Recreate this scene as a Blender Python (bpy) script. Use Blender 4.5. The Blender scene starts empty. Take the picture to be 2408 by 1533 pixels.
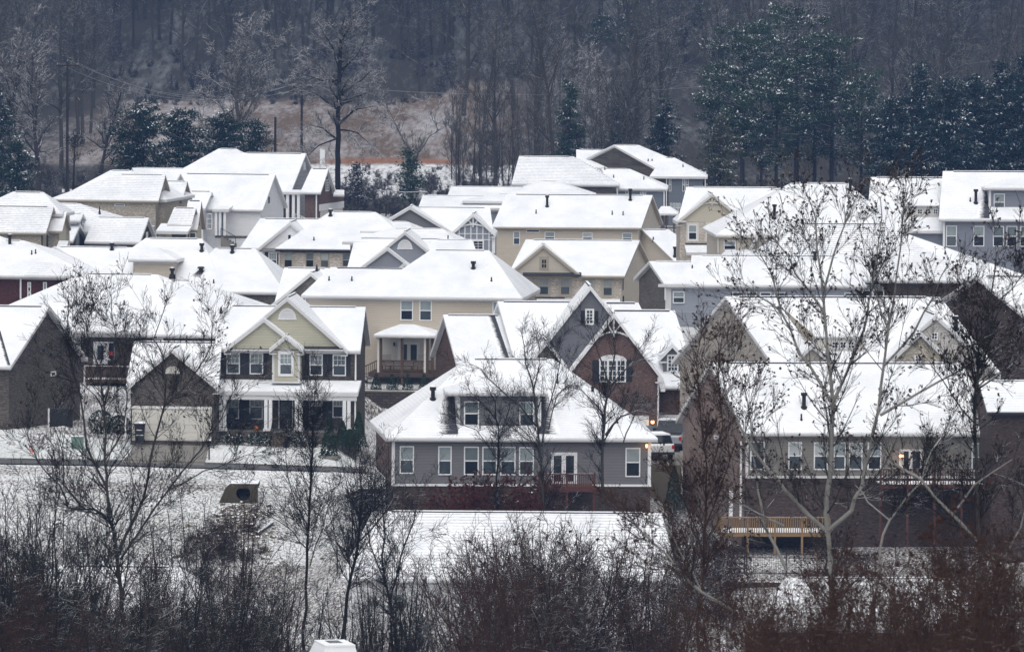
import bpy, math, random
import numpy as np
from mathutils import Vector, Matrix
C = bpy.context.scene.collection
rad = math.radians
# ------------------------------------------------------------------ camera model (photo measured in a 2408 x 1533 frame)
F = 15000.0; CU, CV, VH = 1204.0, 766.5, -121.0
PITCH = math.atan((CV - VH) / F); ROLL = 0.007
fwd = np.array([0, math.cos(PITCH), -math.sin(PITCH)])
r0 = np.array([1.0, 0, 0]); u0 = np.cross(r0, fwd)
RT = math.cos(ROLL) * r0 + math.sin(ROLL) * u0
UP = math.cos(ROLL) * u0 - math.sin(ROLL) * r0
def ray(u, v): return fwd + RT * ((u - CU) / F) + UP * ((CV - v) / F)
def at(u, v, Y):
    d = ray(u, v); return d * (Y / d[1])
def onz(u, v, z):
    d = ray(u, v); return d * (z / d[2])
ZOOM = {'u': (0, 0, 1.0)}
for n, x, y, k in (('c1', 0, 400, .26174), ('c2', 500, 400, .26174), ('c3', 1100, 380, .26174), ('c4', 1750, 380, .26174),
                   ('c5', 2250, 380, .26174), ('d1', 0, 800, .3142), ('d2', 500, 800, .3142), ('d3', 1000, 800, .3142),
                   ('d4', 1600, 750, .3142), ('d5', 2250, 750, .3142), ('e1', 0, 1300, .31936), ('e2', 700, 1300, .31936),
                   ('e3', 1400, 1300, .31936), ('e4', 2050, 1200, .37179)):
    ZOOM[n] = (x * .80267, y * .80267, k)
def zu(ctx, px, py):
    a, b, k = ZOOM[ctx]; return a + px * k, b + py * k

# ------------------------------------------------------------------ terrain
PL = np.array([(-60, -1), (0, -2), (300, -34.5), (345, -39.6), (375, -39.7), (400, -38.2), (417, -35.3), (423, -34.68), (432, -34.6), (441, -34.05),
      (472, -33.7), (486, -33.1), (660, -32.2), (740, -31.3), (790, -29.8), (850, -28.9), (862, -28.4), (1000, -24), (1250, 12), (1450, 30), (1900, 44)])
PR = np.array([(-60, -1), (0, -2), (300, -34.5), (345, -39.6), (372, -39.3), (390, -36.6), (405, -35.2), (423, -35.1), (432, -35.3), (445, -36.2),
      (470, -37.2), (482, -37.2), (488, -34.2), (495, -33.2), (660, -32.2), (740, -31.3), (790, -29.8), (850, -28.9), (862, -28.4), (1000, -21), (1250, 12), (1450, 30), (1900, 44)])
PB = PR.copy(); PB[5:9, 1] = (-39.0, -38.0, -36.4, -35.4)
def tz(X, Y):
    X = np.asarray(X, float); Y = np.asarray(Y, float)
    w = np.clip((X + 13) / 3.5, 0, 1); w = w * w * (3 - 2 * w); w2 = np.clip((X - 8.5) / 5, 0, 1)
    z = np.interp(Y, PL[:, 0], PL[:, 1]) * (1 - w) + (np.interp(Y, PR[:, 0], PR[:, 1]) * (1 - w2) + np.interp(Y, PB[:, 0], PB[:, 1]) * w2) * w
    g = np.clip((Y - 1000) / 200, 0, 1)
    z = z + 1.05 * np.exp(-((X + 31.2) / 2.3) ** 2 - ((Y - 439) / 3.2) ** 2)
    return z + g * 3.0 * np.sin(X / 37 + 1) + 0.10 * np.sin(X * .31 + Y * .11) * np.clip((Y - 480) / 100, 0, 1)
def tzf(X, Y): return float(tz(X, Y))

# ------------------------------------------------------------------ materials
MATS = {}; WRN = random.Random(77)
class NT:
    def __init__(s, name):
        s.m = bpy.data.materials.new(name); s.m.use_nodes = True
        s.n = s.m.node_tree.nodes; s.l = s.m.node_tree.links
        s.b = s.n['Principled BSDF']; MATS[name] = s.m
    def add(s, t, **kw):
        x = s.n.new(t)
        for k, v in kw.items():
            if k in x.inputs: x.inputs[k].default_value = v
            else: setattr(x, k, v)
        return x
    def link(s, a, b): s.l.new(a, b)
    def coords(s): return s.add('ShaderNodeTexCoord').outputs['Object']
    def noise(s, scale, detail=3, vec=None, rough=.55):
        x = s.add('ShaderNodeTexNoise'); x.inputs['Scale'].default_value = scale
        x.inputs['Detail'].default_value = detail; x.inputs['Roughness'].default_value = rough
        if vec is not None: s.link(vec, x.inputs['Vector'])
        return x.outputs['Fac']
    def math(s, op, a, b=None, clamp=False):
        x = s.add('ShaderNodeMath', operation=op); x.use_clamp = clamp
        for i, q in enumerate((a, b)):
            if q is None: continue
            if isinstance(q, (int, float)): x.inputs[i].default_value = q
            else: s.link(q, x.inputs[i])
        return x.outputs[0]
    def ramp(s, fac, stops, interp='LINEAR'):
        x = s.add('ShaderNodeValToRGB'); x.color_ramp.interpolation = interp
        e = x.color_ramp.elements
        while len(e) < len(stops): e.new(.5)
        for i, (p, c) in enumerate(stops):
            e[i].position = p; e[i].color = (c, c, c, 1) if isinstance(c, (int, float)) else (*c, 1)
        s.link(fac, x.inputs[0]); return x.outputs['Color']
    def mix(s, fac, a, b):
        x = s.add('ShaderNodeMix', data_type='RGBA')
        if isinstance(fac, (int, float)): x.inputs[0].default_value = fac
        else: s.link(fac, x.inputs[0])
        for i, q in ((6, a), (7, b)):
            if isinstance(q, tuple): x.inputs[i].default_value = (*q, 1)
            else: s.link(q, x.inputs[i])
        return x.outputs[2]
    def col(s, c):
        if isinstance(c, tuple): s.b.inputs['Base Color'].default_value = (*c, 1)
        else: s.link(c, s.b.inputs['Base Color'])
    def set(s, rough=.7, spec=.3):
        s.b.inputs['Roughness'].default_value = rough; s.b.inputs['Specular IOR Level'].default_value = spec
    def bump(s, h, strength=.3, dist=.02):
        x = s.add('ShaderNodeBump'); x.inputs['Strength'].default_value = strength; x.inputs['Distance'].default_value = dist
        s.link(h, x.inputs['Height']); s.link(x.outputs[0], s.b.inputs['Normal'])

def sep(t, vec):
    x = t.add('ShaderNodeSeparateXYZ'); t.link(vec, x.inputs[0]); return x.outputs
def comb(t, x, y, z):
    n = t.add('ShaderNodeCombineXYZ')
    for i, q in enumerate((x, y, z)):
        if isinstance(q, (int, float)): n.inputs[i].default_value = q
        else: t.link(q, n.inputs[i])
    return n.outputs[0]

def plain(name, c, rough=.6, spec=.3, var=.12, scale=2.0):
    t = NT(name); t.set(rough, spec); co = t.coords()
    n = t.noise(scale, 4, co)
    t.col(t.mix(n, tuple(x * (1 - var) for x in c), tuple(min(1, x * (1 + var)) for x in c)))
    return t.m
def siding(name, c, step=.19, var=.10):
    t = NT(name); t.set(.65, .25); co = t.coords(); o = sep(t, co)
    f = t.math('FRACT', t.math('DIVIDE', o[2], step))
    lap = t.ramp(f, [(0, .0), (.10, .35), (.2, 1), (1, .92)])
    row = t.math('FLOOR', t.math('DIVIDE', o[2], step))
    n = t.noise(1.1, 3, comb(t, t.math('MULTIPLY', t.math('ADD', o[0], o[1]), .6), row, 0))
    base = t.mix(n, tuple(x * (1 - var) for x in c), tuple(min(1, x * (1 + var)) for x in c))
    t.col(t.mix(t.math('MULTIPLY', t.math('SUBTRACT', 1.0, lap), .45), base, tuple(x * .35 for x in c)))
    t.bump(f, .5, .02); return t.m
def brick(name, c1, c2, mortar, scale=1.0, contrast=1.0):
    t = NT(name); t.set(.85, .15); co = t.coords(); o = sep(t, co)
    v = comb(t, t.math('ADD', o[0], o[1]), o[2], 0)
    b = t.add('ShaderNodeTexBrick'); t.link(v, b.inputs['Vector'])
    b.inputs['Scale'].default_value = scale; b.inputs['Mortar Size'].default_value = .012
    b.inputs['Brick Width'].default_value = .24; b.inputs['Row Height'].default_value = .085; b.inputs['Bias'].default_value = -.1
    b.inputs['Color1'].default_value = (*c1, 1); b.inputs['Color2'].default_value = (*c2, 1); b.inputs['Mortar'].default_value = (*mortar, 1)
    n = t.noise(5.0, 4, comb(t, t.math('ADD', o[0], o[1]), t.math('MULTIPLY', o[2], 2.6), 0), .7)
    n2 = t.noise(.35, 3, v)
    m = t.ramp(n, [(.3, .55), (.5, .95), (.7, 1.5)]); m2 = t.ramp(n2, [(.3, .85), (.7, 1.15)])
    x = t.add('ShaderNodeMix', data_type='RGBA', blend_type='MULTIPLY'); x.inputs[0].default_value = contrast
    t.link(b.outputs['Color'], x.inputs[6]); t.link(m, x.inputs[7])
    y = t.add('ShaderNodeMix', data_type='RGBA', blend_type='MULTIPLY'); y.inputs[0].default_value = 1
    t.link(x.outputs[2], y.inputs[6]); t.link(m2, y.inputs[7])
    t.col(y.outputs[2]); t.bump(b.outputs['Fac'], -.4, .01); return t.m
def snowroof(name, lines, thr, dark=(.16, .17, .19), row=.15):
    # snow lying on shingles: courses show through where the snow is thin
    t = NT(name); t.set(.75, .2); co = t.coords(); o = sep(t, co)
    f = t.math('FRACT', t.math('DIVIDE', t.math('ADD', o[2], t.math('MULTIPLY', t.noise(1.2, 2, co), .03)), row))
    edge = t.ramp(f, [(0, 1), (.22, .85), (.5, 0), (1, 0)])
    big = t.noise(.33, 4, co, .6)
    brk = t.noise(3.5, 3, comb(t, o[0], o[1], t.math('MULTIPLY', o[2], 6)), .6)
    m = t.math('MULTIPLY', t.ramp(big, [(thr - .1, 0), (thr + .16, 1)]), t.ramp(brk, [(.33, .1), (.6, 1)]))
    fac = t.math('MULTIPLY', t.math('MULTIPLY', edge, m), lines)
    g = t.ramp(t.noise(.30, 6, co, .62), [(.34, 0), (.62, 1)])
    white = t.mix(g, (.72, .745, .78), (.87, .885, .91))
    t.col(t.mix(fac, white, dark)); t.bump(t.noise(2.5, 4, co), .25, .05); return t.m
snowroof('snow_roof', .27, .48, row=.14)
snowroof('snow_thin', .55, .34, row=.15)
snowroof('snow_slate', .75, .24, row=.15)
plain('snow', (.86, .88, .91), .75, .2, .05)
plain('trim', (.60, .60, .61), .5, .3, .07); plain('white', (.74, .75, .77), .45, .3, .05); plain('cream', (.60, .58, .535), .55, .3, .06)
plain('trim_tan', (.36, .32, .26), .6, .25, .08); plain('trim_dark', (.035, .033, .035), .5, .3, .2); plain('trim_grey', (.42, .43, .45), .6, .25, .08)
plain('black', (.012, .012, .014), .45, .35, .25); plain('shutter', (.022, .023, .030), .55, .3, .2)
plain('shingle', (.045, .045, .052), .9, .15, .35, 9.0); plain('wood_brown', (.085, .055, .040), .8, .2, .35, 3.0)
plain('wood_red', (.095, .042, .033), .8, .2, .3, 3.0); plain('wood_yellow', (.25, .165, .085), .75, .2, .25, 3.0)
plain('concrete', (.20, .19, .175), .9, .15, .2, 1.5); plain('asphalt', (.105, .105, .11), .9, .15, .2, .8); plain('culvert', (.070, .060, .042), .9, .1, .4, 1.2); plain('concrete_dk', (.13, .11, .085), .9, .1, .35, 1.2)
plain('metal_grey', (.25, .26, .28), .4, .5, .1); plain('wire', (.30, .31, .33), .6)
plain('pumpkin', (.55, .17, .02), .6); plain('red', (.55, .03, .02), .5); plain('orange', (.75, .12, .03), .5); plain('utility', (.15, .23, .19), .6)
plain('paint_silver', (.30, .32, .35), .25, .6, .05); plain('paint_white', (.70, .71, .72), .3, .5, .05); plain('paint_dark', (.03, .035, .045), .25, .5, .1)
plain('rubber', (.015, .015, .016), .8); plain('taillight', (.45, .015, .01), .3); plain('fabric', (.42, .40, .37), .9)
plain('pole_wood', (.035, .030, .030), .9, .1, .3); plain('bird', (.008, .008, .010), .6)
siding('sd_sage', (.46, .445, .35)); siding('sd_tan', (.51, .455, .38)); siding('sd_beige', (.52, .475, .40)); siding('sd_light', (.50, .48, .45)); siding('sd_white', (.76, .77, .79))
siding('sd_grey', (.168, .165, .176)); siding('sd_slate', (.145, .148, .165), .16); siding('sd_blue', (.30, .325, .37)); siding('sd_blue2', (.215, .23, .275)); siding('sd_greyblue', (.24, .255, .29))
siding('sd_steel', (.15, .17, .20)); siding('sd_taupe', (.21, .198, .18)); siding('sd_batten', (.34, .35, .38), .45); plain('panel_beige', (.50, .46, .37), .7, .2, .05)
plain('panel_grey', (.24, .26, .30), .7, .2, .05)
brick('bk_dark', (.068, .058, .051), (.155, .136, .12), (.075, .068, .062)); brick('bk_dark2', (.058, .044, .038), (.115, .086, .072), (.065, .055, .05))
brick('bk_red', (.070, .022, .020), (.095, .034, .030), (.05, .03, .03)); brick('bk_brown', (.105, .060, .050), (.165, .098, .083), (.12, .10, .095))
brick('bk_pink', (.215, .158, .138), (.30, .228, .198), (.24, .20, .178), 1, .5); brick('bk_grey', (.10, .09, .08), (.20, .185, .165), (.12, .11, .10)); brick('bk_umber', (.05, .034, .03), (.095, .068, .06), (.06, .05, .045))
brick('bk_light', (.34, .29, .24), (.60, .55, .49), (.46, .42, .37)); brick('bk_cream', (.33, .295, .24), (.50, .455, .385), (.38, .35, .30)); brick('bk_taupe', (.30, .275, .24), (.45, .415, .37), (.36, .335, .305), 1, .6)
brick('bk_wall', (.052, .040, .037), (.10, .08, .075), (.03, .026, .025), .42)
def glass(name, c, rough, streak):
    t = NT(name); t.set(rough, .55); co = t.coords(); o = sep(t, co)
    f = t.math('FRACT', t.math('DIVIDE', o[2], .06))
    n = t.noise(1.7, 3, co)
    a = t.mix(n, tuple(x * .6 for x in c), tuple(x * 1.35 for x in c))
    t.col(t.mix(t.math('MULTIPLY', f, streak), a, tuple(x * .55 for x in c))); return t.m
glass('blind', (.30, .35, .365), .25, .5); glass('blind_pale', (.46, .50, .51), .3, .35); glass('blind_dim', (.15, .18, .195), .15, .3); glass('glass_mid', (.10, .12, .135), .1, .2); glass('glass', (.055, .072, .085), .08, .1); glass('glass_dark', (.018, .022, .030), .06, .0)
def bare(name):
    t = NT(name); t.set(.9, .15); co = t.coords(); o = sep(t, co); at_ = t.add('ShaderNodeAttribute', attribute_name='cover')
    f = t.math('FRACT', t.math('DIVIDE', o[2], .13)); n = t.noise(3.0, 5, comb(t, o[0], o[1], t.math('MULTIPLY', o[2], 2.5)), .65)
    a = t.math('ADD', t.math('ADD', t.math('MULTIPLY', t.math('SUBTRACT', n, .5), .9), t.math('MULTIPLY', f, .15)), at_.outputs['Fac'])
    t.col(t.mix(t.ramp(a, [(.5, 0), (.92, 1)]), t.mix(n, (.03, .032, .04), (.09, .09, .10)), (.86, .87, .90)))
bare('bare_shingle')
def bark(name, c, snow, thr, cs=(.72, .74, .78)):
    t = NT(name); t.set(.9, .1); co = t.coords()
    g = t.add('ShaderNodeNewGeometry'); nz = sep(t, g.outputs['Normal'])[2]
    n = t.noise(3.0, 4, co); n2 = t.noise(.9, 3, co)
    base = t.mix(n, tuple(x * .6 for x in c), tuple(x * 1.5 for x in c))
    if snow <= 0: t.col(base); return
    m = t.math('ADD', nz, t.math('MULTIPLY', t.math('SUBTRACT', n2, .5), 1.2))
    t.col(t.mix(t.math('MULTIPLY', t.ramp(m, [(thr, 0), (thr + .12, 1)]), snow), base, cs))
bark('bark_dark', (.015, .013, .012), .8, .84); bark('bark_grey', (.050, .046, .043), .9, .74); bark('bark_pale', (.22, .215, .20), .6, .80)
bark('bark_forest', (.050, .043, .046), .75, .70); bark('bark_far', (.062, .056, .050), .5, .66); bark('bark_brown', (.046, .026, .020), .5, .9); bark('bark_red', (.075, .026, .020), .4, .9)
bark('bark_snowy', (.11, .105, .10), .9, .45)
bark('needle', (.030, .058, .034), .25, 1.0); bark('needle_dark', (.015, .034, .028), .25, 1.0); bark('needle_olive', (.075, .080, .048), .3, 1.1); bark('needle_snow', (.30, .34, .34), .9, .4); bark('shrub_green', (.020, .038, .024), .8, 1.0); bark('boxleaf', (.022, .034, .020), .95, .62)
bark('leaf_dry', (.032, .017, .013), 0, 1); bark('leaf_red', (.050, .024, .018), 0, 1); bark('leaf_crimson', (.075, .026, .022), 0, 1); bark('grass_dry', (.13, .085, .060), .6, .6)

# ------------------------------------------------------------------ mesh building
class MB:
    def __init__(s): s.v = []; s.f = []; s.m = []
    def face(s, pts, mat):
        i = len(s.v); s.v += [tuple(map(float, p)) for p in pts]; s.f.append(tuple(range(i, i + len(pts)))); s.m.append(mat)
    def box(s, x0, x1, y0, y1, z0, z1, mat, top=None):
        a = [(x0, y0, z0), (x1, y0, z0), (x1, y1, z0), (x0, y1, z0), (x0, y0, z1), (x1, y0, z1), (x1, y1, z1), (x0, y1, z1)]
        for q, mm in (((0, 1, 5, 4), mat), ((1, 2, 6, 5), mat), ((2, 3, 7, 6), mat), ((3, 0, 4, 7), mat), ((4, 5, 6, 7), top or mat), ((3, 2, 1, 0), mat)):
            s.face([a[k] for k in q], mm)
    def obox(s, o, ax, ay, az, mat, top=None):   # oriented box from corner o
        o, ax, ay, az = map(np.asarray, (o, ax, ay, az))
        a = [o, o + ax, o + ax + ay, o + ay]; a += [p + az for p in a]
        for q, mm in (((0, 1, 5, 4), mat), ((1, 2, 6, 5), mat), ((2, 3, 7, 6), mat), ((3, 0, 4, 7), mat), ((4, 5, 6, 7), top or mat), ((3, 2, 1, 0), mat)):
            s.face([a[k] for k in q], mm)
    def tube(s, pts, r, mat, k=8, cap=True):
        pts = [np.asarray(p, float) for p in pts]; rr = r if isinstance(r, (list, tuple)) else [r] * len(pts)
        rings = []
        for i, p in enumerate(pts):
            d = pts[min(i + 1, len(pts) - 1)] - pts[max(i - 1, 0)]; d /= np.linalg.norm(d) + 1e-9
            a = np.cross(d, (0, 0, 1.0)) if abs(d[2]) < .9 else np.cross(d, (1.0, 0, 0)); a /= np.linalg.norm(a); b = np.cross(d, a)
            i0 = len(s.v); rings.append(i0)
            for j in range(k):
                t = 2 * math.pi * j / k; s.v.append(tuple(p + rr[i] * (math.cos(t) * a + math.sin(t) * b)))
        for q in range(len(rings) - 1):
            for j in range(k):
                s.f.append((rings[q] + j, rings[q] + (j + 1) % k, rings[q + 1] + (j + 1) % k, rings[q + 1] + j)); s.m.append(mat)
        if cap:
            s.f.append(tuple(rings[0] + j for j in range(k))[::-1]); s.m.append(mat)
            s.f.append(tuple(rings[-1] + j for j in range(k))); s.m.append(mat)
    def slab(s, V, faces, t1, t2, top, side, under=None):
        # thick sheet: given top faces, add a snow edge of height t1, a board of height t2 and an underside
        cnt = {}
        for f in faces:
            for i in range(len(f)):
                e = (f[i], f[(i + 1) % len(f)]); cnt[e] = 1
        for f in faces:
            s.face([V[i] for i in f], top)
            s.face([(V[i][0], V[i][1], V[i][2] - t1 - t2) for i in f][::-1], under or side)
        for (a, b) in cnt:
            if (b, a) in cnt: continue
            A, B = V[a], V[b]; d = lambda p, h: (p[0], p[1], p[2] - h)
            if t1 > 0: s.face([d(A, t1), d(B, t1), B, A], top)
            s.face([d(A, t1 + t2), d(B, t1 + t2), d(B, t1), d(A, t1)], side)
    def build(s, name, parent=None, smooth=False):
        me = bpy.data.meshes.new(name); me.from_pydata(s.v, [], s.f)
        ms = list(dict.fromkeys(s.m))
        for m in ms: me.materials.append(MATS[m])
        me.polygons.foreach_set('material_index', [ms.index(m) for m in s.m])
        if smooth: me.polygons.foreach_set('use_smooth', [True] * len(s.f))
        me.update(); o = bpy.data.objects.new(name, me); C.objects.link(o)
        if parent is not None: o.parent = parent
        return o
def tag(o, label, cat, group=None, kind=None):
    if label: o['label'] = label
    if cat: o['category'] = cat
    if group: o['group'] = group
    if kind: o['kind'] = kind
    return o
def empty(name, loc, label, cat, group=None, rz=0):
    o = bpy.data.objects.new(name, None); C.objects.link(o); o.location = loc; o.rotation_euler = (0, 0, rz); o.empty_display_size = .3
    return tag(o, label, cat, group)

# ------------------------------------------------------------------ houses
class House:
    def __init__(s, label, sc, u, rot=0, name='house', zg=None, cat='house', group='snow roofed houses of the neighbourhood'):
        s.Y = F / sc; s.X = at(u, 700, s.Y)[0]; s.zg = tzf(s.X, s.Y) if zg is None else zg
        s.a = rad(rot); s.O = np.array([s.X, s.Y, s.zg]); s.ctx = 'u'
        s.root = empty(name, s.O, label, cat, group, s.a)
        s.ca, s.sa = math.cos(s.a), math.sin(s.a); s.base = -1.5; s.trim = 'trim'; s.snow = 'snow_roof'; s.drop = .2
    def _loc(s, p): return np.array([s.ca * p[0] + s.sa * p[1], -s.sa * p[0] + s.ca * p[1], p[2]])
    def hit(s, px, py, o, d):                 # ray against the vertical plane through o along d (plan), local
        u, v = zu(s.ctx, px, py); R = s._loc(ray(u, v)); O = s._loc(-s.O)
        n = np.array([d[1], -d[0]])
        t = np.dot(n, np.array(o) - O[:2]) / np.dot(n, R[:2]); return O + R * t
    def P(s, px, py, y):
        q = s.hit(px, py, (0, y), (1, 0)); return q[0], q[2]
    # lateral ridge. (l,r,pe) front eave line, (rl,rr,pr) ridge line
    def rx(s, l, r, pe, rl, rr, pr, y0=-.4, d=9, hl=False, hr=False, wall=None, ends=None, left=None, oh=.38, vent=True, gut=True, snow=None, base=None, nowall=False, trim=None, bl=0):
        T = trim or s.trim; sn = snow or s.snow
        m = (l + r) / 2
        x0 = s.P(l, pe, y0)[0]; x1 = s.P(r, pe, y0)[0]; ze = s.P(m, pe, y0)[1]
        ym = y0 + d / 2; xa = s.P(rl, pr, ym)[0]; xb = s.P(rr, pr, ym)[0]; zr = s.P((rl + rr) / 2, pr, ym)[1]
        if xb < xa + .3: xb = xa + .3
        y1 = y0 + d; x3 = x0 - bl if hl else 2 * xa - x0; x2 = x1 if hr else 2 * xb - x1
        V = [(x0, y0, ze), (x1, y0, ze), (x2, y1, ze), (x3, y1, ze), (xa, ym, zr), (xb, ym, zr)]
        fs = [(0, 1, 5, 4), (2, 3, 4, 5)]
        if hl: fs.append((3, 0, 4))
        if hr: fs.append((1, 2, 5))
        b = MB(); b.slab(V, fs, .07, s.drop, sn, T)
        roof = b.build('roof', s.root)
        if vent:
            q = MB(); L = xb - xa; a, c = xa + L * .06 + .1, xb - L * .06 - .1
            if c > a + .4:
                q.box(a, c, ym - .10, ym + .10, zr - .09, zr + .005, 'shingle', 'snow'); q.box(a, c, ym - .14, ym + .14, zr + .006, zr + .05, 'snow'); q.build('ridge_vent', roof)
        if gut:
            q = MB(); q.box(x0 + .02, x1 - .02, y0 - .11, y0 - .003, ze - .19, ze - .075, T); q.build('gutter', roof)
        B = type('Blk', (), {})()
        B.x0, B.x1, B.y0, B.ze, B.zr, B.root = x0, x1, y0, ze, zr, roof; B.k = (zr - ze) / (d / 2); s.B = B
        # walls
        w = MB(); zb = s.base if base is None else base
        slope = (zr - ze) / (d / 2); wz = ze - s.drop - .05 + slope * oh
        def endx(side, y):                     # plan x of the wall end at depth y
            if side == 'L': return (x0 + oh - bl * (y - y0) / d) if hl else x0 + (xa - x0) * (y - y0) / (ym - y0) + oh * .9
            return (x1 - oh) if hr else x1 + (xb - x1) * (y - y0) / (ym - y0) - oh * .9
        yf, yb = y0 + oh, y1 - oh; zt = zr - s.drop - .08
        f0, f1 = (endx('L', yf), yf), (endx('R', yf), yf); b0, b1 = (endx('L', yb), yb), (endx('R', yb), yb)
        ma, mb = (endx('L', ym), ym), (endx('R', ym), ym)
        wm = wall or 'sd_tan'; em = ends or wm; lm = left or em
        B.zb = zb
        if not nowall:
            p3 = lambda q, z: (q[0], q[1], z)
            w.face([p3(f0, zb), p3(f1, zb), p3(f1, wz), p3(f0, wz)], wm)
            w.face([p3(b1, zb), p3(b0, zb), p3(b0, wz), p3(b1, wz)], wm)
            if hr: w.face([p3(f1, zb), p3(b1, zb), p3(b1, wz), p3(f1, wz)], em)
            else: w.face([p3(f1, zb), p3(b1, zb), p3(b1, wz), p3(mb, zt), p3(f1, wz)], em)
            if hl: w.face([p3(b0, zb), p3(f0, zb), p3(f0, wz), p3(b0, wz)], lm)
            else: w.face([p3(b0, zb), p3(f0, zb), p3(f0, wz), p3(ma, zt), p3(b0, wz)], lm)
            w.build('wall', s.root)
            q = MB(); q.box(f0[0] + .01, f1[0] - .01, yf - .03, yf - .003, wz - .28, wz - .02, T); q.build('frieze_board', s.root)
        dd = np.array(b1) - f1; dd /= np.linalg.norm(dd); B.right = (f1, tuple(dd))
        dd = np.array(f0) - b0; dd /= np.linalg.norm(dd); B.left = (b0, tuple(dd)); B.front = ((0, yf), (1, 0)); B.yf = yf; B.wz = wz
        B.f0, B.f1 = f0, f1
        return B
    # gable facing the camera
    def ry(s, l, r, pe, ax, ay, y0=-.6, y1=5, tri='sd_tan', wall=None, oh=.34, base=None, rake=None, hipback=False, snow=None, side=None, vent=True, inset=.28):
        T = rake or s.trim; sn = snow or s.snow
        x0, z0 = s.P(l, pe, y0); x1, z1 = s.P(r, pe, y0); ze = (z0 + z1) / 2; xa, zr = s.P(ax, ay, y0)
        V = [(x0, y0, ze), (xa, y0, zr), (x1, y0, ze), (x1, y1, ze), (xa, y1, zr), (x0, y1, ze)]
        b = MB(); b.slab(V, [(0, 1, 4, 5), (1, 2, 3, 4)], .07, .26, sn, T); roof = b.build('roof', s.root)
        # slabs above have front-facing order (x0->xa->back): fine for two sided shading
        if vent:
            q = MB(); q.box(xa - .09, xa + .09, y0 + .5, y1 - .3, zr - .1, zr + .02, 'shingle', 'snow'); q.build('ridge_vent', roof)
        B = type('Blk', (), {})(); yw = y0 + inset; B.front = ((0, yw), (1, 0)); B.yf = yw; B.x0, B.x1, B.ze, B.zr, B.xa = x0, x1, ze, zr, xa; B.root = roof
        sl = (zr - ze) / max(.1, (x1 - x0) / 2); wz = ze - .30 + sl * oh
        w = MB(); y2 = y1 - .1
        w.face([(x0 + oh, yw, wz), (x1 - oh, yw, wz), (xa, yw, zr - .33)], tri)
        if wall:
            zb = s.base if base is None else base
            w.face([(x0 + oh, yw, zb), (x1 - oh, yw, zb), (x1 - oh, yw, wz), (x0 + oh, yw, wz)], wall)
            w.face([(x1 - oh, yw, zb), (x1 - oh, y2, zb), (x1 - oh, y2, wz), (x1 - oh, yw, wz)], side or wall)
            w.face([(x0 + oh, y2, zb), (x0 + oh, yw, zb), (x0 + oh, yw, wz), (x0 + oh, y2, wz)], side or wall)
        else:
            w.face([(x0 + oh, y2, wz), (x1 - oh, y2, wz), (x1 - oh, yw, wz), (x0 + oh, yw, wz)], 'trim_dark')
        w.build('gable' if not wall else 'wall', s.root)
        q = MB()                                 # eave returns
        q.box(x0 + .02, x0 + .5, y0 - .02, yw + .02, ze - .42, ze - .34, T); q.box(x1 - .5, x1 - .02, y0 - .02, yw + .02, ze - .42, ze - .34, T); q.build('eave_return', roof)
        return B
    def shed(s, l, r, pt, pf, yt, yf, snow=None, trim=None, name='porch_roof', t2=.24):
        x0, zf = s.P(l, pf, yf); x1, zf2 = s.P(r, pf, yf); zf = (zf + zf2) / 2
        zt = s.P((l + r) / 2, pt, yt)[1]
        b = MB(); b.slab([(x0, yf, zf), (x1, yf, zf), (x1, yt, zt), (x0, yt, zt)], [(0, 1, 2, 3)], .06, t2, snow or s.snow, trim or s.trim)
        return b.build(name, s.root), x0, x1, zf
    def win(s, a, b, c, d, plane=None, style='dh', frame='white', y=0, fw=.075, parent=None, upper='blind', lower='glass', name='window', cols=2, rows=3, surround=None):
        o, dr = plane if plane else ((0, y), (1, 0))
        p, q = s.hit(a, b, o, dr), s.hit(c, d, o, dr)
        o3 = np.array([o[0], o[1], 0]); d3 = np.array([dr[0], dr[1], 0]); n3 = np.array([dr[1], -dr[0], 0])
        a0, a1 = sorted((float(np.dot(p - o3, d3)), float(np.dot(q - o3, d3)))); z0, z1 = sorted((p[2], q[2]))
        ob = lambda m, u0, u1, w0, w1, t0, t1, mat: m.obox(o3 + d3 * u0 + np.array([0, 0, w0]) + n3 * t1, d3 * (u1 - u0), -n3 * (t1 - t0), np.array([0, 0, w1 - w0]), mat)
        m = MB(); k = fw
        if surround:
            for (u0_, u1_, w0_, w1_) in ((a0 - .16, a0, z0 - .16, z1 + .2), (a1, a1 + .16, z0 - .16, z1 + .2), (a0, a1, z1, z1 + .2), (a0, a1, z0 - .16, z0)):
                ob(m, u0_, u1_, w0_, w1_, .0, .035, surround)
        ob(m, a0, a0 + k, z0, z1, .0, .06, frame); ob(m, a1 - k, a1, z0, z1, .0, .06, frame)
        ob(m, a0 + k, a1 - k, z1 - k, z1, .0, .06, frame); ob(m, a0 + k, a1 - k, z0, z0 + k, .0, .075, frame)
        zm = (z0 + z1) / 2
        if style in ('dh', 'dhg'): ob(m, a0 + k, a1 - k, zm - .035, zm + .035, .0, .055, frame)
        if style == 'dhg':
            for i in (1, 2):
                x = a0 + k + (a1 - a0 - 2 * k) * i / 3; ob(m, x - .012, x + .012, zm + .035, z1 - k, .0, .04, frame)
            z = (zm + z1) / 2; ob(m, a0 + k, a1 - k, z - .012, z + .012, .0, .042, frame)
        if style == 'grid':
            for i in range(1, cols):
                x = a0 + k + (a1 - a0 - 2 * k) * i / cols; ob(m, x - .022, x + .022, z0 + k, z1 - k, .0, .05, frame)
            for i in range(1, rows):
                z = z0 + k + (z1 - z0 - 2 * k) * i / rows; ob(m, a0 + k, a1 - k, z - .022, z + .022, .0, .048, frame)
        w = m.build(name, parent or s.root)
        if upper == 'blind': upper = WRN.choice(('blind', 'blind', 'blind', 'blind_pale', 'blind_dim'))
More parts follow.
